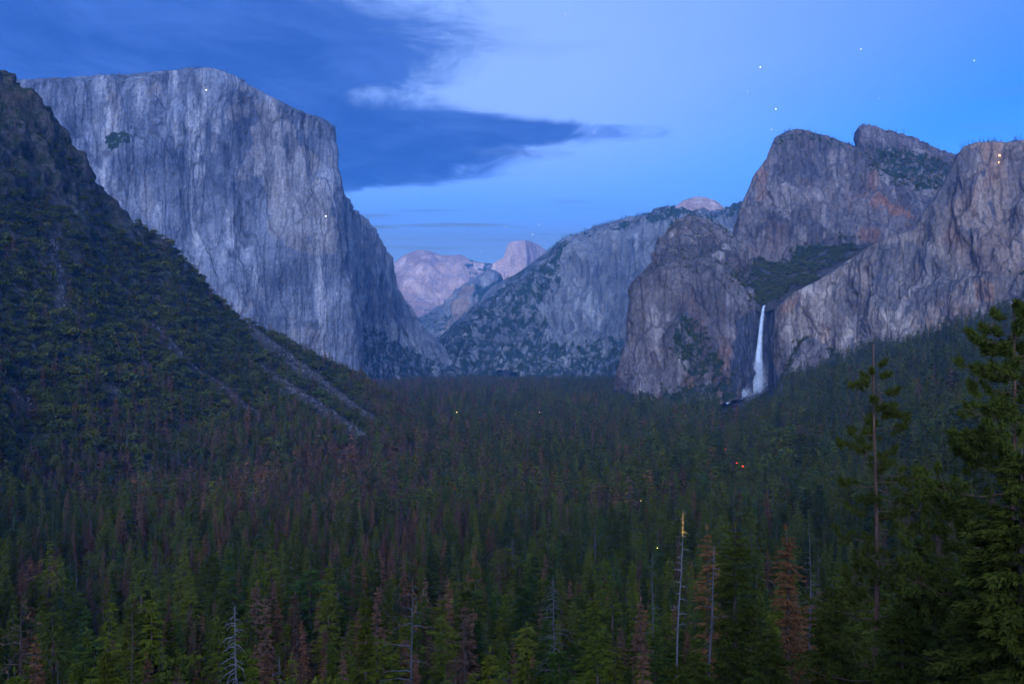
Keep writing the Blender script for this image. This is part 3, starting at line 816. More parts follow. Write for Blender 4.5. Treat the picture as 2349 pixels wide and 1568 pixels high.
TREES = 0


def plant(name, parts, loc, rz, sc, label, cat, group):
    root = bpy.data.objects.new(name, None)
    S.collection.objects.link(root)
    root.empty_display_size = 1.0
    root.location = loc; root.rotation_euler = (0, 0, rz); root.scale = sc if hasattr(sc, '__len__') else (sc, sc, sc)
    tag(root, label, cat, group)
    trunk = None
    for nm, me in parts:
        o = link(nm, me, trunk if nm == 'branch' and trunk else root)
        if nm == 'trunk': trunk = o
        if nm == 'branches': o['kind'] = 'stuff'
    return root


# ------------------------------------------------------------------ scattered woods (instances over points)
def proto_collection(name, meshes):
    c = bpy.data.collections.new(name)
    for k, parts in enumerate(meshes):
        vs, fs, mi, mats, n = [], [], [], [], 0
        tb_v, tb_f, tb_m = [], [], []
        for j, me in enumerate(parts):
            v = np.zeros(len(me.vertices) * 3, np.float32); me.vertices.foreach_get('co', v)
            f = np.zeros(len(me.loops), np.int32); me.loops.foreach_get('vertex_index', f)
            tb_v.append(v.reshape(-1, 3)); tb_f.append(f.reshape(-1, 3) + n); tb_m.append(np.full(len(f) // 3, j, np.int32)); n += len(v) // 3
            mats.append(me.materials[0])
        me = mesh_np(name + '_tree', np.concatenate(tb_v), np.concatenate(tb_f), None, False)
        for m in mats: me.materials.append(m)
        me.polygons.foreach_set('material_index', np.concatenate(tb_m))
        ob = bpy.data.objects.new('%s_%02d' % (name, k), me)
        c.objects.link(ob)
    return c


def scatter(name, pts, idx, rot, scl, coll, label, cat):
    me = bpy.data.meshes.new(name)
    me.vertices.add(len(pts)); me.vertices.foreach_set('co', np.asarray(pts, np.float32).ravel())
    a = me.attributes.new('kind_index', 'INT', 'POINT'); a.data.foreach_set('value', np.asarray(idx, np.int32))
    a = me.attributes.new('turn', 'FLOAT_VECTOR', 'POINT'); a.data.foreach_set('vector', np.asarray(rot, np.float32).ravel())
    a = me.attributes.new('size', 'FLOAT_VECTOR', 'POINT'); a.data.foreach_set('vector', np.asarray(scl, np.float32).ravel())
    o = link(name, me)
    g = bpy.data.node_groups.new(name, 'GeometryNodeTree')
    g.interface.new_socket('Geometry', in_out='INPUT', socket_type='NodeSocketGeometry')
    g.interface.new_socket('Geometry', in_out='OUTPUT', socket_type='NodeSocketGeometry')
    n, l = g.nodes, g.links
    gi, go = n.new('NodeGroupInput'), n.new('NodeGroupOutput')
    ci = n.new('GeometryNodeCollectionInfo'); ci.inputs['Collection'].default_value = coll
    ci.inputs['Separate Children'].default_value = True; ci.inputs['Reset Children'].default_value = True
    ip = n.new('GeometryNodeInstanceOnPoints'); ip.inputs['Pick Instance'].default_value = True

    def attr(nm, ty):
        q = n.new('GeometryNodeInputNamedAttribute'); q.data_type = ty; q.inputs['Name'].default_value = nm
        return q.outputs['Attribute']
    l.new(gi.outputs[0], ip.inputs['Points']); l.new(ci.outputs[0], ip.inputs['Instance'])
    l.new(attr('kind_index', 'INT'), ip.inputs['Instance Index'])
    l.new(attr('turn', 'FLOAT_VECTOR'), ip.inputs['Rotation'])
    l.new(attr('size', 'FLOAT_VECTOR'), ip.inputs['Scale'])
    l.new(ip.outputs[0], go.inputs[0])
    md = o.modifiers.new('scatter', 'NODES'); md.node_group = g
    tag(o, label, cat, kind='stuff')
    return o


ALL_NEAR = NEAR_G + NEAR_B + NEAR_O + [tuple(m for _, m in s) for s in NEAR_S]
ALL_FAR = FAR_G + FAR_B + FAR_O
COL_NEAR = proto_collection('near_wood', ALL_NEAR)
COL_FAR = proto_collection('far_wood', ALL_FAR)
# index ranges
NG, NB, NO, NS = (0, 7), (7, 10), (10, 13), (13, 16)
FG, FB, FO = (0, 5), (5, 7), (7, 10)


def pick(n, rr): return rng.integers(rr[0], rr[1], n)


def jitter_grid(x0, x1, y0, y1, s):
    xs = np.arange(x0, x1, s); ys = np.arange(y0, y1, s)
    X, Y = np.meshgrid(xs, ys)
    X = X.ravel() + rng.uniform(-.48, .48, X.size) * s; Y = Y.ravel() + rng.uniform(-.48, .48, Y.size) * s
    return X, Y


def left_edge(Y):      # where the talus hillside begins
    return np.interp(Y, [600, 850, 955, 1100, 1240, 1330, 1500, 1800, 2500], [-360, -440, -385, -320, -185, -110, -200, -330, -500])


def cliff_edge(Y):     # where the right-hand cliffs begin
    return np.interp(Y, [1200, 1900, 1960, 2100, 2250, 2350, 2450, 2600, 5000], [1150, 1150, 1020, 900, 760, 610, 590, 330, 600])


FOREST = dict(p=[], kind=[], h=[])
for (y0, y1, s) in ((95, 420, 7.6), (420, 1200, 9.0), (1200, 2300, 12.0), (2300, 4750, 16.0)):
    X, Y = jitter_grid(-0.56 * y1 - 20, 0.56 * y1 + 40, y0, y1, s)
    ok = (np.abs(X) < 0.545 * Y + 12) & (X > left_edge(Y) - 20 - 200 * (Y < 850)) & (X < cliff_edge(Y))
    ok &= ~((Y > 3300) & (X < np.interp(Y, [3300, 3500, 4750], [-.16, -.145, -.07]) * Y))
    ok &= (fbm(np.stack([X / 45, Y / 45, 0 * X], -1) + 12.5, 3) + rng.normal(0, .3, len(X)) > -0.62)      # clearings
    ok &= ~(np.hypot(X - 540, Y - 2340) < 75)
    X, Y = X[ok], Y[ok]
    Z = ground_z(X, Y)
    Q = np.stack([X, Y, Z], -1)
    x, y = to_px(Q + np.array([0, 0, 28.0]))
    ok = (y < 1600)
    ok &= ~((x > 1650) & (x < 1800) & (y < np.interp(x, [1650, 1700, 1740, 1800], [944, 930, 908, 892])) & (Q[:, 1] < 2460) & (Q[:, 1] > 1300))   # open ground before the fall
    Q, x, y = Q[ok], x[ok], y[ok]
    # dead stands: patches in the middle and left of the floor
    dn = fbm(Q * np.array([1 / 230, 1 / 160, 0]) + 2.2, 3) + 0.5 * fbm(Q / 40, 2)
    zone = np.interp(x, [0, 300, 900, 1300, 1500, 1750, 2349], [0.20, 0.36, 0.34, 0.10, -0.20, -0.32, -0.34]) * np.interp(y, [860, 930, 1300, 1568], [1.0, 1, 0.8, 0.25])
    pr = 1 / (1 + np.exp(-(dn * 2.6 + zone * 4.5 - 1.3 - 0.5 * np.clip((Q[:, 1] - 1200) / 1500, 0, 1))))
    u = rng.random(len(Q))
    kind = np.where(u < pr * 0.85, 1, 0)
    kind[(rng.random(len(Q)) < 0.025)] = 3
    oakp = np.clip((900 - x) / 900, 0, 1) * (y > 990) * (y < 1150) * 0.4 + 0.05
    kind[(rng.random(len(Q)) < oakp) & (kind == 0)] = 2
    hh = (rng.normal(1.0, 0.24, len(Q)) + 0.55 * fbm(Q * np.array([1 / 70, 1 / 70, 0]) + 4.4, 3)).clip(0.35, 1.7) * np.interp(Q[:, 1], [90, 160, 300, 1500, 3000], [0.6, 0.78, 1.0, 1.1, 1.1])
    FOREST['p'].append(Q); FOREST['kind'].append(kind); FOREST['h'].append(hh)
FP = np.concatenate(FOREST['p']); FK = np.concatenate(FOREST['kind']); FH = np.concatenate(FOREST['h'])
print('forest', len(FP))

# broadleaf and scattered conifers on the talus hillside
G, Fc = LOFTS['talus_hillside']


def sample_surface(Gd, Fcs, n, rnd):
    V = Gd.reshape(-1, 3); A, B, C, D = (V[Fcs[:, k]] for k in range(4))
    ar = np.linalg.norm(np.cross(C - A, D - B), axis=1) * 0.5
    # plan area matters for plants, with a share of the steep area
    c = np.cumsum(ar); f = np.searchsorted(c, rnd.random(n) * c[-1])
    u, v = rnd.random((2, n, 1))
    P = (A[f] * (1 - u) + B[f] * u) * (1 - v) + (D[f] * (1 - u) + C[f] * u) * v
    nn = np.cross(B[f] - A[f], D[f] - A[f]); nn /= np.linalg.norm(nn, axis=1, keepdims=True) + 1e-9
    nn[nn[:, 2] < 0] *= -1
    return P, nn


HPt, HN = sample_surface(G, Fc, 42000, rng)
x, y = to_px(HPt)
scr = soft_polys([(p, 1.0) for p in SCREE], 7, 40)(x, y, HPt)
gapn = fbm(HPt / 70 + 8, 4)
rocky = np.clip((HPt[:, 2] - 60) / 260, 0, 1)
scr = np.maximum(scr, soft_polys([(p, 1.0) for p in SCREE], 7, 40)(x - 2, y - 8, HPt))      # crowns keep clear of the open strips
keep = (x > -40) & (scr < 0.5) & (gapn > -0.75 + 1.35 * rocky) & (HPt[:, 1] < 1900) & (HN[:, 2] > 0.25)
keep &= rng.random(len(HPt)) < np.interp(HPt[:, 2], [-140, 50, 200, 400], [0.8, 0.8, 0.55, 0.4])
HPt = HPt[keep]; HS = np.exp(rng.normal(-0.12, 0.42, len(HPt))).clip(0.3, 1.9) * np.interp(HPt[:, 2], [-100, 200, 400], [1.05, 0.75, 0.6])
HK = np.full(len(HPt), 2)
HK[(rng.random(len(HPt)) < np.interp(HPt[:, 2], [-140, -90, 0, 200], [0.42, 0.12, 0.02, 0.0]))] = 1
HK[(rng.random(len(HPt)) < np.interp(HPt[:, 2], [-140, -80, 20, 200], [0.30, 0.10, 0.03, 0.01]))] = 0
HK[(rng.random(len(HPt)) < 0.012)] = 3
print('hill plants', len(HPt))

P_all = np.concatenate([FP, HPt]); K_all = np.concatenate([FK, HK])
H_all = np.concatenate([FH, np.where(HK == 2, HS, rng.uniform(0.55, 1.05, len(HK)))])
onhill = np.concatenate([np.zeros(len(FP), bool), np.ones(len(HPt), bool)])

# which ones show largest: the tallest in the picture whose tips are inside it and not behind a nearer tip
tx, ty = to_px(P_all + np.stack([0 * H_all, 0 * H_all, np.where(K_all == 2, 8, 28) * H_all], -1))
bx, by = to_px(P_all)
size = np.where(K_all == 2, 8, 28) * H_all / P_all[:, 1]
inside = (tx > 15) & (tx < 2335) & (ty < 1540)
# a coarse picture grid of the nearest thing covering each cell
cell = 9
zb = np.full((400, 300), 1e9)
order = np.argsort(P_all[:, 1])
vis = np.zeros(len(P_all), bool)
wpx = np.where(K_all == 2, 4.0, 2.0) * H_all * F / P_all[:, 1]
for i in order[:9000]:
    if not inside[i]: continue
    cx_, cy_ = int(tx[i] // cell), int((ty[i] + 0.12 * (by[i] - ty[i])) // cell)
    if 0 <= cx_ < 400 and 0 <= cy_ < 300 and zb[cx_, cy_] > 1e8:
        vis[i] = True
    a, b = int(max(0, (tx[i] - wpx[i] * .5) // cell)), int(max(0, (tx[i] + wpx[i] * .5) // cell))
    c, d = int(max(0, (ty[i] + 0.3 * (by[i] - ty[i])) // cell)), int(min(299, max(0, by[i] // cell)))
    if K_all[i] != 3: zb[a:b + 1, c:d + 1] = np.minimum(zb[a:b + 1, c:d + 1], P_all[i, 1])

single = np.zeros(len(P_all), bool)
for k, lim in ((0, 290), (1, 290), (2, 290), (3, 60)):
    m = np.where((K_all == k) & inside & vis)[0]
    m = m[np.argsort(-size[m])][:lim]
    single[m] = True


LAND = [(0, 'below the rocky crest'), (240, 'below the upper scree strips'), (380, 'below the lower scree strips'), (520, 'below the monolith wall'), (780, 'below the monolith prow'), (900, 'below the far mountain'), (1110, 'below the half dome'),
        (1290, 'below the pale buttresses'), (1450, 'below the stepped cliff'), (1690, 'below the waterfall'), (1800, 'below the brown peak'), (2100, 'below the buff cliff')]


def zone_of(x, y, hill):
    col = [t for a, t in LAND if x >= a][-1]
    if hill: return 'on %s hillside %s' % ([t for a, t in ((0, 'top'), (560, 'upper'), (700, 'middle'), (820, 'lower'), (930, 'lowest')) if y >= a][-1], col)
    row = [t for a, t in ((0, 'far'), (1120, 'middle'), (1260, 'near'), (1380, 'nearer'), (1470, 'nearest')) if y >= a][-1]
    return 'in %s woods %s' % (row, col)


NAMES = {0: ('conifer_tree', 'green conifer', 'conifer'), 1: ('dead_conifer', 'rusty dead conifer', 'dead conifer'),
         2: ('oak_tree', 'green oak', 'oak tree'), 3: ('bare_snag', 'bare grey snag', 'snag')}
PROTO = {0: NEAR_G, 1: NEAR_B, 2: NEAR_O}
ONES = 'first second third fourth fifth sixth seventh eighth ninth tenth eleventh twelfth thirteenth fourteenth fifteenth sixteenth seventeenth eighteenth nineteenth twentieth'.split()


def ordinal(n):
    if n < 20: return ONES[n]
    t, u = divmod(n + 1, 10)
    tens = {2: 'twenty', 3: 'thirty', 4: 'forty', 5: 'fifty', 6: 'sixty', 7: 'seventy'}[t]
    return tens + '-' + ONES[u - 1] if u else tens[:-1] + 'ieth'


SIX = {}
for i in np.where(single)[0]:
    k = int(K_all[i]); nm, lb, ct = NAMES[k]
    z = zone_of(tx[i], ty[i], onhill[i])
    s = H_all[i]; sx = s * rng.uniform(0.85, 1.35)
    lab = '%s %s %s %s' % ('tall' if s > 1.12 else ('middling' if s > 0.88 else 'short'), 'slim' if sx < s * 1.1 else 'broad', lb, z)
    SIX.setdefault(lab, []).append((tx[i], i, s, sx, k, z))
for lab, members in SIX.items():
    members.sort()
    for n_, (_, i, s, sx, k, z) in enumerate(members):
        nm, lb, ct = NAMES[k]
        if k == 3:
            parts = NEAR_S[rng.integers(0, 3)]
        else:
            q = PROTO[k][rng.integers(0, len(PROTO[k]))]; parts = [('trunk', q[0]), ('crown', q[1])]
        full = lab if len(members) == 1 else '%s, %s from left' % (lab, ordinal(n_))
        plant(nm, parts, P_all[i], rng.uniform(0, 6.28), (sx, sx, s), full, ct, '%s trees %s' % (lb, z))

rest = ~single


def scatter_kinds(name, mask, label, cat):
    far = P_all[:, 1] > 800
    for tagf, coll, tab in (('', COL_NEAR, (NG, NB, NO, NS)), ('', COL_FAR, (FG, FB, FO, FB))):
        m = mask & (far if coll is COL_FAR else ~far)
        if not m.any(): continue
        n = m.sum(); idx = np.zeros(n, int)
        for k in range(4):
            q = K_all[m] == k; idx[q] = pick(q.sum(), tab[k])
        s = H_all[m]; w = s * rng.uniform(0.9, 1.35, n)
        rot = np.stack([rng.normal(0, .03, n), rng.normal(0, .03, n), rng.uniform(0, 6.28, n)], -1)
        scatter(name, P_all[m], idx, rot, np.stack([w, w, s], -1), coll, label + (' far down the valley' if coll is COL_FAR else ' near the viewpoint'), cat)


scatter_kinds('forest', rest & ~onhill, 'dense mixed forest of green and dead conifers covering the valley floor', 'forest')
scatter_kinds('hillside_woods', rest & onhill, 'oak scrub and scattered trees covering the talus hillside', 'scrub')


# woods and shrubs on cliffs, ledges and rims
def cliff_plants(name, loft_names, polys, n, kinds, smin, smax, label, flat=0.0, ragged=14, sc=50, gaps=-9.0):
    PP, II, SS = [], [], []
    for ln in loft_names:
        Gd, Fcs = LOFTS[ln]
        P, N = sample_surface(Gd, Fcs, n, rng)
        x, y = to_px(P)
        k = soft_polys([(p, 1.0) for p in polys], ragged, sc)(x, y, P) > 0.5
        k &= (N[:, 2] > flat) & (fbm(P / 42 + 3.3, 3) + rng.normal(0, .15, len(P)) > gaps)
        P = P[k]
        PP.append(P); II.append(pick(len(P), kinds)); SS.append(rng.uniform(smin, smax, len(P)))
    P = np.concatenate(PP); n = len(P); s = np.concatenate(SS)
    print(name, n)
    if n == 0: return
    rot = np.stack([0 * s, 0 * s, rng.uniform(0, 6.28, n)], -1)
    scatter(name, P, np.concatenate(II), rot, np.stack([s, s, s], -1), COL_FAR, label, 'trees')


cliff_plants('valley_trees', ['hanging_valley', 'rocky_peak', 'stepped_cliff'], [[(1672, 640), (1700, 610), (1770, 600), (1830, 560), (1960, 555), (1900, 625), (1830, 665), (1795, 695), (1752, 704), (1720, 695)]], 17000, FO, .35, 1.2, 'dark green woods filling the hanging valley above the waterfall', 0.0, 34, 110, -0.12)
cliff_plants('tower_scrub', ['rock_tower', 'rocky_peak'], [[(1985, 345), (2050, 340), (2185, 375), (2150, 440), (2060, 430), (2000, 405)]], 9000, FO, .5, 1.1, 'green scrub on the back slope of the leaning rock tower')
cliff_plants('ledge_trees', ['stepped_cliff'], [[(1560, 720), (1600, 740), (1665, 835), (1700, 862), (1680, 880), (1620, 868), (1535, 820), (1545, 775)], [(1690, 885), (1700, 925), (1430, 925), (1432, 905), (1540, 890), (1600, 870)]], 16000, FO, .4, 1.0, 'dark trees on the ledges of the stepped cliff', 0.1, 22, 40)
cliff_plants('crest_scrub', ['stepped_cliff'], [[(1530, 520), (1560, 497), (1660, 525), (1740, 600), (1720, 660), (1600, 640), (1500, 630)]], 2500, FO, .3, .8, 'sparse scrub on the sloping top of the stepped cliff', 0.2, 20, 30)
cliff_plants('alcove_trees', ['buff_cliff', 'rock_buttress'], [[(1775, 790), (1830, 770), (1860, 775), (1830, 800), (1810, 870), (1780, 900)], [(1900, 800), (1950, 805), (1960, 830), (1930, 830)]], 6000, FO, .4, 1.0, 'dark trees in the gully between the buttress and the buff cliff', 0.0, 10, 30)
cliff_plants('foot_trees', ['shaded_cliff'], [[(815, 750), (860, 760), (930, 830), (1020, 875), (1080, 890), (820, 890)], [(870, 750), (930, 755), (940, 780), (880, 785)]], 14000, (0, 10), .5, 1.0, 'dark trees at the foot of the shaded cliff', 0.0, 16, 60)
cliff_plants('ridge_woods', ['forested_ridge'], [[(980, 880), (1000, 772), (1100, 690), (1255, 578), (1300, 548), (1300, 640), (1240, 700), (1270, 790), (1460, 770), (1440, 880)], [(1255, 575), (1480, 488), (1545, 470), (1560, 492), (1650, 496), (1690, 463), (1720, 462), (1720, 500), (1540, 510), (1420, 525), (1300, 560)]], 12000, FG, .4, .8, 'woods covering the slopes of the hazy ridge', 0.15, 24, 200)


def rim_plants(name, loft_name, row_from_back, n, xr, smin, smax, label, spread=3):
    Gd, _ = LOFTS[loft_name]
    V = Gd.reshape(-1, 3); x, y = to_px(V); x = x.reshape(Gd.shape[:2]); y = y.reshape(Gd.shape[:2])
    top = np.argmin(y, axis=1)
    P = []
    cols = np.where((x[np.arange(len(top)), top] > xr[0]) & (x[np.arange(len(top)), top] < xr[1]))[0]
    for _ in range(n):
        c = rng.choice(cols); r_ = int(np.clip(top[c] + rng.integers(-spread, row_from_back), 0, Gd.shape[1] - 1))
        P.append(Gd[c, r_] + rng.normal(0, 1.0, 3) * np.array([3, 3, 0]) - np.array([0, 0, .5]))
    P = np.array(P); s = rng.uniform(smin, smax, n)
    idx = np.where(rng.random(n) < 0.55, pick(n, FG), pick(n, FO))
    rot = np.stack([0 * s, 0 * s, rng.uniform(0, 6.28, n)], -1)
    scatter(name, P, idx, rot, np.stack([s, s, s], -1), COL_FAR, label, 'trees')


rim_plants('rim_trees', 'granite_monolith', 14, 700, (0, 770), .2, .42, 'tiny trees along the rim of the granite monolith', 8)
rim_plants('rim_trees', 'rocky_peak', 5, 110, (1770, 1975), .25, .5, 'small trees along the top of the tall brown peak', 4)
rim_plants('rim_trees', 'rock_tower', 5, 60, (1975, 2200), .35, .7, 'small trees along the top of the leaning rock tower', 3)
rim_plants('rim_trees', 'buff_cliff', 6, 60, (2205, 2349), .25, .5, 'small trees along the top of the buff cliff', 3)
rim_plants('rim_trees', 'forested_ridge', 10, 260, (1250, 1550), .7, 1.2, 'trees along the skyline of the hazy ridge', 3)
rim_plants('rim_trees', 'shaded_cliff', 4, 60, (790, 960), .4, .7, 'small trees along the skyline of the shaded cliff', 2)
rim_plants('rim_trees', 'stepped_cliff', 4, 70, (1500, 1700), .3, .6, 'small trees along the crest of the stepped cliff', 3)

# broken stone on the scree strips
P, N = sample_surface(G, Fc, 60000, rng)
x, y = to_px(P)
P = P[(soft_polys([(p, 1.0) for p in SCREE], 6, 40)(x, y, P) > 0.5)][:6000]
rb = TB()
rr = np.random.default_rng(5)
ico = np.array([(0, 0, 1), (.9, 0, .3), (.28, .85, .3), (-.72, .53, .3), (-.72, -.53, .3), (.28, -.85, .3), (.72, .53, -.4), (-.28, .85, -.4), (-.9, 0, -.4), (-.28, -.85, -.4), (.72, -.53, -.4)])
icf = [(0, 1, 2), (0, 2, 3), (0, 3, 4), (0, 4, 5), (0, 5, 1), (1, 6, 2), (2, 7, 3), (3, 8, 4), (4, 9, 5), (5, 10, 1), (2, 6, 7), (3, 7, 8), (4, 8, 9), (5, 9, 10), (1, 10, 6)]
STONES = bpy.data.collections.new('stones')
for k in range(3):
    v = ico * rr.uniform(.6, 1.3, (len(ico), 1)); STONES.objects.link(bpy.data.objects.new('stone_%d' % k, mesh_np('stone', v, icf, M_scree, False)))
n = len(P); s = rng.uniform(0.4, 1.7, n) ** 1.4
scatter('scree', P, rng.integers(0, 3, n), rng.uniform(0, 6, (n, 3)), np.stack([s, s, s * .8], -1), STONES, 'pale broken scree in strips down the talus hillside', 'scree')

# ------------------------------------------------------------------ waterfall
def water_mat(name, alpha, col=(0.82, 0.84, 0.88)):
    m, w, b = principled(name)
    co = w.new('ShaderNodeTexCoord').outputs['Object']
    n = w.noise(w.mapping(co, (1, 1, 0.05)), 0.55, 5, 0.6, 0.3)
    b.inputs['Base Color'].default_value = (*col, 1)
    b.inputs['Roughness'].default_value = 0.6
    w.put(b.inputs['Alpha'], w.math('MULTIPLY', w.smooth(n, 0.2, 0.6), alpha))
    return m


M_water = water_mat('falling_water', 0.95)
M_veil = water_mat('thin_water', 0.35)
fall_root = bpy.data.objects.new('waterfall', None); S.collection.objects.link(fall_root)
fall_root.location = at(1735, 884, 2425)
tag(fall_root, 'tall white waterfall dropping from the lip of the hanging valley', 'waterfall')
FC = [(1753, 700, 2462, 2.6), (1751, 706, 2448, 3.2), (1748, 724, 2444, 3.8), (1745, 750, 2440, 4.8), (1742, 785, 2437, 6.4), (1739, 820, 2434, 9.2), (1736.5, 850, 2431, 11.5), (1735, 872, 2429, 13.5), (1734, 888, 2427, 15)]


def strand(name, wscale, seed, mat, off=0.0):
    r = np.random.default_rng(seed)
    key = np.array([list(np.array(at(a, b, c)) - np.array(fall_root.location)) + [d] for a, b, c, d in FC])
    t = np.linspace(0, 1, 60); tk = np.linspace(0, 1, len(key))
    p = np.stack([np.interp(t, tk, key[:, j]) for j in range(4)], -1)
    for _ in range(3): p = blur(p, 0, 3)
    p[:, 0] += off * p[:, 3]
    th = np.linspace(0, 2 * np.pi, 14, endpoint=False)
    jag = 1 + r.normal(0, .025, (60, 14))
    V = p[:, None, :3] + (p[:, None, 3] * wscale * jag)[..., None] * np.stack([np.cos(th), 0.7 * np.sin(th), 0 * th], -1)[None]
    f = []
    for i in range(59):
        for j in range(14):
            a, b = i * 14 + j, i * 14 + (j + 1) % 14
            f.append((a, b, b + 14, a + 14))
    return link(name, mesh_np(name, V.reshape(-1, 3), f, mat), fall_root)


strand('water_column', 0.62, 1, M_water)
strand('water_veil', 1.0, 2, M_veil, 0.12)
# spray: clouds of droplets around the column and drifting down to the left of its foot
M_spray = plain_mat('droplets', (0.85, 0.87, 0.9), nscale=0.2, lo=0.9, hi=1.05)
rs_ = np.random.default_rng(77)
def droplets(n, path, rad, size):
    path = np.array(path, float); t = rs_.random(n)
    k = np.linspace(0, 1, len(path))
    c = np.stack([np.interp(t, k, path[:, q]) for q in range(3)], -1); rr_ = np.interp(t, k, rad)
    C = c + rs_.normal(0, 1, (n, 3)) * rr_[:, None] * np.array([1, .6, .8]) - np.array(fall_root.location)
    a = rs_.normal(0, 1, (n, 3)); a /= np.linalg.norm(a, axis=1, keepdims=True)
    b = np.cross(a, rs_.normal(0, 1, (n, 3))); b /= np.linalg.norm(b, axis=1, keepdims=True)
    tb = TB(); z_ = size * rs_.uniform(.5, 1.3, (n, 1))
    tb.tris(C + a * z_, C - a * z_ * .5 + b * z_ * .8, C - a * z_ * .5 - b * z_ * .8)
    o = link('spray', tb.mesh('spray', M_spray), fall_root); o['kind'] = 'stuff'


droplets(8000, [at(1739, 830, 2420), at(1736, 860, 2416), at(1733, 884, 2408)], [6, 9, 13], .62)
droplets(13000, [at(1733, 884, 2406), at(1722, 891, 2392), at(1706, 899, 2368), at(1690, 908, 2342)], [12, 10, 7.5, 4.5], .75)
droplets(1500, [at(1750, 712, 2440), at(1744, 770, 2432), at(1739, 830, 2424)], [3.0, 4.5, 6.5], .5)
# cascades below the fall
for (pts, wd) in (([(1733, 880, 2405), (1720, 889, 2390), (1708, 896, 2372)], 5.0), ([(1706, 893, 2368), (1703, 900, 2360), (1700, 905, 2352)], 3.4), ([(1692, 904, 2340), (1688, 911, 2334), (1684, 916, 2328)], 4.0), ([(1678, 917, 2315), (1672, 922, 2308), (1667, 925, 2302)], 3.0)):
    tb = TB(); p = np.array([at(*q) for q in pts]) - np.array(fall_root.location)
    tb.tube(p, [wd * .7, wd, wd * .6], 8)
    link('cascade', tb.mesh('cascade', M_water, True), fall_root)
# boulder bed that carries the cascades
tb = [((1640, 955, 2290), (1645, 940, 2330)), ((1665, 950, 2300), (1668, 930, 2345)), ((1690, 942, 2310), (1692, 916, 2370)), ((1715, 930, 2340), (1716, 908, 2400)), ((1740, 922, 2360), (1740, 897, 2430)), ((1765, 920, 2370), (1766, 892, 2445)), ((1790, 920, 2380), (1790, 890, 2445))]
o = loft('boulder_bed', face_key(tb, n=8, p=1.0, back=((2, 40), (20, 120))), 90, 50, rock_disp(3, 40, 1.2, 15, 1.2, 6, 1.0, 1.5, 20), M_cath, 1, 1, attrs={'stain': lambda x, y, V: np.full(len(x), 0.95)})
tag(o, 'dark wet boulder bed under the foot of the waterfall', 'rock', kind='structure')

# ------------------------------------------------------------------ named trees in the foreground
def gz(X, Y): return float(ground_z(np.array([X]), np.array([Y]))[0])


def hero_loc(x, Y):
    X = (x - CX) / F * Y
    return (X, Y, gz(X, Y))


def hero_h(ytop, Y, loc): return (CY - ytop) / F * Y - loc[2]


def pine(seed, h, rad, base, n_br=70, tufts=9, needles=46, nl=0.30, r0=0.30, bare_top=0.0, bark=None, broken=False, dens=1.0, bend_up=0.35, dead=8):
    """long-needled pine: curved limbs carrying bottle-brush tufts"""
    r = np.random.default_rng(seed)
    tr, cr, limbs = TB(), TB(), []
    ax = lambda z: np.array([0.12 * math.sin(z * .21 + seed), 0.1 * math.sin(z * .17), z])
    zs = np.linspace(-2, h, 16)
    tr.tube([ax(z) for z in zs], [max(0.035, r0 * (1 - 0.86 * max(z, 0) / h)) for z in zs], 10)
    A, D = [], []
    for k in range(n_br):
        t = (k + r.random()) / n_br
        z = h * (base + (1 - bare_top - base) * t * 0.99)
        L = rad * (1 - t) ** 0.6 * r.uniform(0.55, 1.2) + 0.5
        if r.random() > dens: continue
        a = r.uniform(0, 6.28); o = np.array([math.cos(a), math.sin(a), 0]); s = np.linspace(0, 1, 7)
        p = ax(z) + np.outer(s * L, o) + np.outer(L * (-0.22 * s + bend_up * s ** 2) * r.uniform(.4, 1.2), [0, 0, 1]) + r.normal(0, .03, (7, 3)) * L * s[:, None]
        br = TB(); limbs.append(br)
        br.tube(p, np.linspace(0.05 * (L / rad) + .015, .012, 7), 4)
        m = max(4, int(tufts * L / rad + 3))
        for q in range(m):
            u = r.uniform(0.35, 1.0) if q else 1.0
            c = np.array([np.interp(u, s, p[:, j]) for j in range(3)])
            side = np.array([-o[1], o[0], 0]) * r.normal(0, .33) * L * (1.1 - u) + np.array([0, 0, r.normal(.1, .16)]) * L * .5
            e = c + side + o * .15
            if np.linalg.norm(side) > .15: br.tube([c, e], [.014, .008], 3)
            ddir = o * .6 + side * .5 + np.array([0, 0, .6]); ddir /= np.linalg.norm(ddir)
            d = r.normal(0, 1, (needles, 3)); d /= np.linalg.norm(d, axis=1, keepdims=True)
            A.append(e + ddir * r.uniform(-.28, .2, (needles, 1))); D.append(d + ddir * .55)
    for k in range(dead):
        z = h * r.uniform(max(.1, base - .35), base + .15); a = r.uniform(0, 6.28); L = rad * r.uniform(.3, .8)
        s = np.linspace(0, 1, 5); o = np.array([math.cos(a), math.sin(a), 0])
        p = ax(z) + np.outer(s * L, o) + np.outer(-.25 * s ** 2 * L, [0, 0, 1]) + r.normal(0, .05, (5, 3)) * L * s[:, None]
        br = TB(); limbs.append(br)
        br.tube(p, np.linspace(.045, .01, 5), 4)
    A = np.concatenate(A); D = np.concatenate(D); D /= np.linalg.norm(D, axis=1, keepdims=True)
    n = len(A); sd = np.cross(D, r.normal(0, 1, (n, 3))); sd /= np.linalg.norm(sd, axis=1, keepdims=True) + 1e-9
    wd = 0.055
    s = nl * r.uniform(.7, 1.2, (n, 1))
    cr.tris(A - sd * wd, A + sd * wd, A + D * s)
    return [('trunk', tr.mesh('trunk', bark or M_redbark, True)), ('crown', cr.mesh('crown', M_pine))] + [('branch', b.mesh('branch', bark or M_redbark, True)) for b in limbs]


def hero(name, parts_fn, x, Y, ytop, label, cat, rz=0.0, xtop=None):
    loc = hero_loc(x, Y); h = hero_h(ytop, Y, loc)
    return plant(name, parts_fn(h), loc, rz, 1.0, label, cat, None)


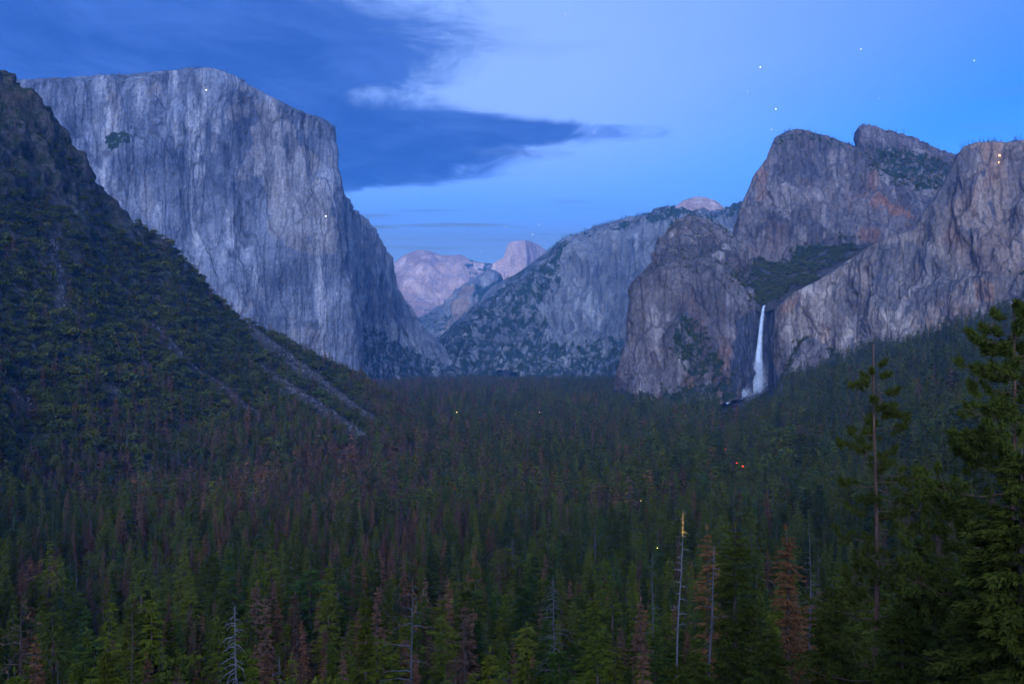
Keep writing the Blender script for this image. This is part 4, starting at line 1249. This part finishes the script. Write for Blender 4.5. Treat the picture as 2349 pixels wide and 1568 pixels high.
hero('pine_tree', lambda h: pine(1, h, 7.2, .28, 130, 20, 60, .36, .32), 2322, 58, 690, 'tall reddish-trunked pine with tufted boughs at the right edge', 'pine tree')
hero('pine_tree', lambda h: pine(2, h, 6.0, .12, 120, 10, 56, .38, .36, bare_top=.02, dens=.8, dead=24), 2008, 80, 790, 'straight pine with a thin bare leader standing in front of the buff cliff', 'pine tree')


def brown_conifer(seed, rad=3.0): return lambda h: [(a, m) for a, m in zip(('trunk', 'crown'), conifer(seed, h=h, rad=rad, n_wh=60, n_br=7, n_sp=12, base=.1, top_pow=.62, gap=.3, leaf=M_rust, fan=7, leafsz=.38))]
def green_conifer(seed, rad=4.0, wh=64): return lambda h: [(a, m) for a, m in zip(('trunk', 'crown'), conifer(seed, h=h, rad=rad, n_wh=wh, n_br=8, n_sp=18, base=.06, top_pow=.58, gap=.22, fan=12, leafsz=.32, leaf=M_fir))]


hero('dead_conifer', brown_conifer(201, 7.0), 1790, 125, 1208, 'bright rust brown dead conifer standing left of the straight pine', 'dead conifer')
hero('dead_conifer', brown_conifer(202, 6.4), 1610, 165, 1208, 'thin rust brown dead conifer beside the white leaning snag', 'dead conifer')
hero('conifer_tree', green_conifer(203, 7.6), 1690, 122, 1202, 'full green conifer between the grey leaning snag and the rust brown conifer', 'conifer')
hero('conifer_tree', green_conifer(204, 6.5), 1905, 95, 1330, 'broad green conifer just left of the foot of the straight pine', 'conifer')
hero('conifer_tree', green_conifer(205, 5.8), 2130, 70, 1215, 'dark green conifer between the two tall pines', 'conifer')
hero('conifer_tree', green_conifer(206, 5.2), 2265, 52, 1130, 'dark bushy conifer in front of the pine at the right edge', 'conifer')
hero('conifer_tree', green_conifer(207, 5.4), 2060, 62, 1370, 'low dark conifer at the bottom right beside the straight pine', 'conifer')
hero('conifer_tree', green_conifer(208, 6.2), 1760, 100, 1430, 'green conifer at the bottom under the rust brown conifer', 'conifer')
hero('conifer_tree', green_conifer(209, 5.0), 2345, 48, 1010, 'dark conifer cut by the right edge under the tall pine', 'conifer')
hero('conifer_tree', green_conifer(210, 6.2), 1600, 108, 1480, 'green conifer at the foot of the grey leaning snag', 'conifer')

# snags; the leaning ones are given by foot and tip
loc = hero_loc(1600, 108); h = hero_h(1252, 108, loc)
plant('bare_snag', snag(301, h=h, n_br=24, blen=1.6, lean=(1.9, 0), r0=.34, mat=M_grey, arch=.5, start=.35, split=True), loc, 0, 1, 'grey leaning bare snag at the bottom beside the green conifer', 'snag', None)
loc = hero_loc(1533, 150); h = hero_h(1168, 150, loc)
white = snag(302, h=h, n_br=26, blen=1.3, lean=(2.3, 0), r0=.30, mat=M_white, arch=.2, start=.3, split=True)
W_TIP = (loc[0] + 2.3, loc[1], loc[2] + h)
tt = TB(); rq = np.random.default_rng(9)
zt = rq.uniform(0.3, 5.0, 60); Ab = np.stack([2.3 * (h - zt) / h + rq.normal(0, .13, 60), rq.normal(0, .13, 60), h - zt + 0.6], -1)
sprays(tt, Ab, rq.normal(0, 1, (60, 3)), np.full(60, .26), rq, .5, 0)
white.append(('crown', tt.mesh('crown', M_pine)))
plant('white_snag', white, loc, 0, 1, 'slender white leaning snag with a yellow lit tip', 'snag', None)
SN = [(303, 540, 128, 1388, 60, 2.6, .85, 'grey snag with many arching bare branches at the bottom left', M_white, 0),
      (304, 48, 135, 1365, 34, 5.0, .55, 'dark snag with long drooping branches in the bottom left corner', M_bark, 5),
      (305, 945, 128, 1325, 30, 4.0, .25, 'grey snag with a few long upturned branches at the bottom centre', M_grey, 3),
      (306, 1270, 190, 1318, 60, 3.8, .5, 'thin brown trunked snag with drooping grey branches right of the bottom centre', M_grey, 0),
      (307, 1176, 590, 1232, 90, 4.4, .4, 'grey cone shaped dead tree in the middle woods', M_grey, 0),
      (308, 410, -1100, 1030, 110, 6.0, .4, 'pale grey cone shaped dead tree at the foot of the talus hillside', M_grey, 0),
      (309, 292, -1040, 985, 30, 2.5, .4, 'slim pale snag standing on the lower talus hillside', M_white, 0),
      (310, 1858, 150, 1228, 24, 2.0, .3, 'slim grey snag right of the rust brown conifer', M_grey, 0),
      (311, 1497, 210, 1262, 22, 1.8, .3, 'slim grey snag left of the white leaning snag', M_grey, 0),
      (312, 302, 150, 1400, 14, 1.8, .2, 'straight bare trunk with few stubs in the near woods at the left', M_bark, 0),
      (313, 370, 150, 1470, 10, 2.2, -.2, 'short bare trunk with upturned stubs in the near woods at the left', M_bark, 0),
      (314, 1064, 140, 1420, 18, 2.2, .3, 'straight bare trunk between the two branched snags at the bottom centre', M_bark, 0)]
def hill_point(x, y):
    V = LOFTS['talus_hillside'][0].reshape(-1, 3); a, b = to_px(V)
    q = V[np.argmin((a - x) ** 2 + (b - y) ** 2 + (V[:, 1] > 1700) * 1e6)]
    return (float(q[0]), float(q[1]), float(q[2]))


for sd, x_, Y_, yt, nb, bl, ar, lab, mt, nlf in SN:
    loc = hero_loc(x_, Y_) if Y_ > 0 else hill_point(x_, -Y_)
    h = hero_h(yt, loc[1], loc)
    plant('bare_snag', snag(sd, h=h, n_br=nb, blen=bl, r0=.32, mat=mt, arch=ar, start=.3, n_leaf=nlf, split=True), loc, 0, 1, lab, 'snag', None)
loc = hill_point(205, 985)
M_yel = foliage_mat('yellowing_needles', (0.13, 0.10, 0.02), (0.13, 0.10, 0.02))
plant('conifer_tree', [(a, m) for a, m in zip(('trunk', 'crown'), conifer(401, h=hero_h(922, loc[1], loc), rad=6, n_wh=50, n_br=6, n_sp=8, leaf=M_yel))], loc, 0, 1, 'yellowish conifer on the lower talus hillside', 'conifer', None)
# bushes along the bottom edge
for sd, x_, Y_, yt, rd, lab in ((501, 660, 96, 1540, 6, 'bright green bush at the bottom edge right of the arching snag'), (502, 780, 98, 1552, 5, 'small green bush at the bottom edge left of the centre'), (503, 420, 100, 1540, 5, 'green bush at the bottom edge left of the arching snag')):
    loc = hero_loc(x_, Y_); h = hero_h(yt, Y_, loc)
    plant('bush', list(zip(('trunk', 'crown'), oak(sd, h=h * 1.25, rad=rd, lobes=26, per=160, leafsz=.5, stems=4))), loc, 0, 1, lab, 'bush', None)

# ------------------------------------------------------------------ lights in the valley and on the walls
def orb(name, loc, rad, mat, label, cat, group=None):
    th = np.linspace(0, 2 * np.pi, 10, endpoint=False); ph = np.linspace(.02, np.pi - .02, 7)
    V = np.array([(math.sin(q) * math.cos(k), math.sin(q) * math.sin(k), math.cos(q)) for q in ph for k in th]) * rad
    f = [(i * 10 + j, i * 10 + (j + 1) % 10, (i + 1) * 10 + (j + 1) % 10, (i + 1) * 10 + j) for i in range(6) for j in range(10)]
    o = link(name, mesh_np(name, V, f, mat)); o.location = loc
    return tag(o, label, cat, group)


M_lamp = glow_mat('white_lamp', (1, 1, .95), 9)
M_amber = glow_mat('amber_lamp', (1, .62, .2), 7)
M_red = glow_mat('red_lamp', (1, .03, .02), 4)


def on_surface(ln, x, y, lift=4.0):
    V = LOFTS[ln][0].reshape(-1, 3); a, b = to_px(V)
    m = np.argsort((a - x) ** 2 + (b - y) ** 2)[:6]; q = V[m[np.argmin(V[m, 1])]]
    k = (q[1] - lift) / q[1]
    return (q[0] * k, q[1] * k, q[2] * k)


orb('climbing_lamp', on_surface('granite_monolith', 472, 206), 1.0, M_lamp, 'white climbing lamp high under the summit of the monolith', 'lamp', 'lamps on the cliffs')
orb('climbing_lamp', on_surface('granite_monolith', 748, 497), 1.1, M_lamp, 'white climbing lamp halfway up the prow of the monolith', 'lamp', 'lamps on the cliffs')
orb('climbing_lamp', on_surface('buff_cliff', 2291, 356), 1.5, M_amber, 'brighter amber lamp near the top of the buff cliff', 'lamp', 'lamps on the cliffs')
orb('climbing_lamp', on_surface('buff_cliff', 2291, 374), .8, M_amber, 'fainter amber lamp just under the brighter one on the buff cliff', 'lamp', 'lamps on the cliffs')
for x_, y_, Y_, r_, m_, lab in ((1690, 1061, 620, .30, M_red, 'left one of two red tail lights among the dark trees'), (1704, 1069, 612, .38, M_red, 'brighter right one of two red tail lights among the dark trees'), (1664, 1030, 700, .16, M_red, 'faint red tail light higher among the dark trees'),
                                (1048, 945, 1560, .5, M_amber, 'tiny amber lamp below the shaded cliff'), (1508, 1256, 265, .08, M_amber, 'small amber lamp among the trees left of the white snag'), (1470, 1148, 420, .08, M_amber, 'faint amber lamp in the middle woods'), (1238, 945, 1500, .35, M_amber, 'faint amber lamp far in the middle of the woods')):
    orb('road_light', at(x_, y_, Y_), r_, m_, lab, 'lamp', 'road lights among the trees')

# headlight beam that catches the tip of the white snag
sp = bpy.data.lights.new('headlight', 'SPOT'); sp.energy = 60000; sp.color = (1.0, .62, .16); sp.spot_size = R(13); sp.spot_blend = .6; sp.shadow_soft_size = .15
so = bpy.data.objects.new('headlight', sp); S.collection.objects.link(so)
from mathutils import Vector
tgt = Vector((W_TIP[0] - .05, W_TIP[1], W_TIP[2] - 2.2)); src = tgt + Vector((-7, -16, -1.5))
so.location = src; so.rotation_euler = (tgt - src).to_track_quat('-Z', 'Y').to_euler()

# ------------------------------------------------------------------ stars
M_star = glow_mat('star', (.92, .95, 1), 1.7)
DST = 60000.0
STARS = [(1744, 154, 1.5, 'brightest of the upper stars above the tall brown peak'), (1780, 250, 1.5, 'bright star right above the tall brown peak'), (1297, 32, 1.15, 'star near the top edge above the valley'), (1975, 113, 1.1, 'star high above the leaning rock tower'),
         (2235, 139, 1.1, 'star high above the buff cliff'), (1222, 538, .85, 'small star just above the distant half dome'), (1160, 520, .8, 'small star left above the distant half dome'), (1103, 575, .75, 'low star over the far mountain'), (1236, 515, .75, 'faint star higher above the distant half dome'),
         (1715, 210, .8, 'small star between the two bright stars above the brown peak'), (1770, 297, .8, 'small star touching the shoulder of the tall brown peak'), (1363, 304, .7, 'small star at the end of the dark cloud'), (1028, 78, .75, 'small star beside the upper edge of the dark cloud'),
         (1236, 80, .7, 'small star under the one near the top edge'), (1310, 105, .7, 'faint star in the pale sky above the valley'), (1412, 98, .7, 'left of two faint stars in the pale upper sky'), (1432, 85, .65, 'right of two faint stars in the pale upper sky'), (1648, 62, .65, 'faint star near the top right of the pale sky'),
         (1636, 236, .65, 'faint star left of the bright pair above the brown peak'), (2018, 226, .65, 'faint star above the gap between peak and tower')]
for x_, y_, r_, lab in STARS:
    orb('star', at(x_, y_, DST), r_ * 27, M_star, lab, 'star', 'stars in the evening sky')

# ------------------------------------------------------------------ haze
hz = bpy.data.materials.new('valley_haze'); hz.use_nodes = True
w = NT(hz.node_tree); w.n.clear()
v = w.new('ShaderNodeVolumePrincipled', {'Color': (0.10, 0.42, 1.0), 'Absorption Color': (1.0, 1.0, 1.0), 'Density': 0.000046, 'Anisotropy': 0.0})
w.new('ShaderNodeOutputMaterial', {'Volume': v.outputs[0]})
x0, x1, y0, y1, z0, z1 = -19000, 19000, -2000, 26500, -420, 1560
V = [(x0, y0, z0), (x1, y0, z0), (x1, y1, z0), (x0, y1, z0), (x0, y0, z1), (x1, y0, z1), (x1, y1, z1), (x0, y1, z1)]
me = mesh_np('haze', V, [(0, 3, 2, 1), (4, 5, 6, 7), (0, 1, 5, 4), (1, 2, 6, 5), (2, 3, 7, 6), (3, 0, 4, 7)], hz, False)
o = link('haze', me)
tag(o, 'blue evening haze filling the valley air', 'haze', kind='stuff')
print('total', round(time.time() - T0, 1), 'objects', len(S.objects))
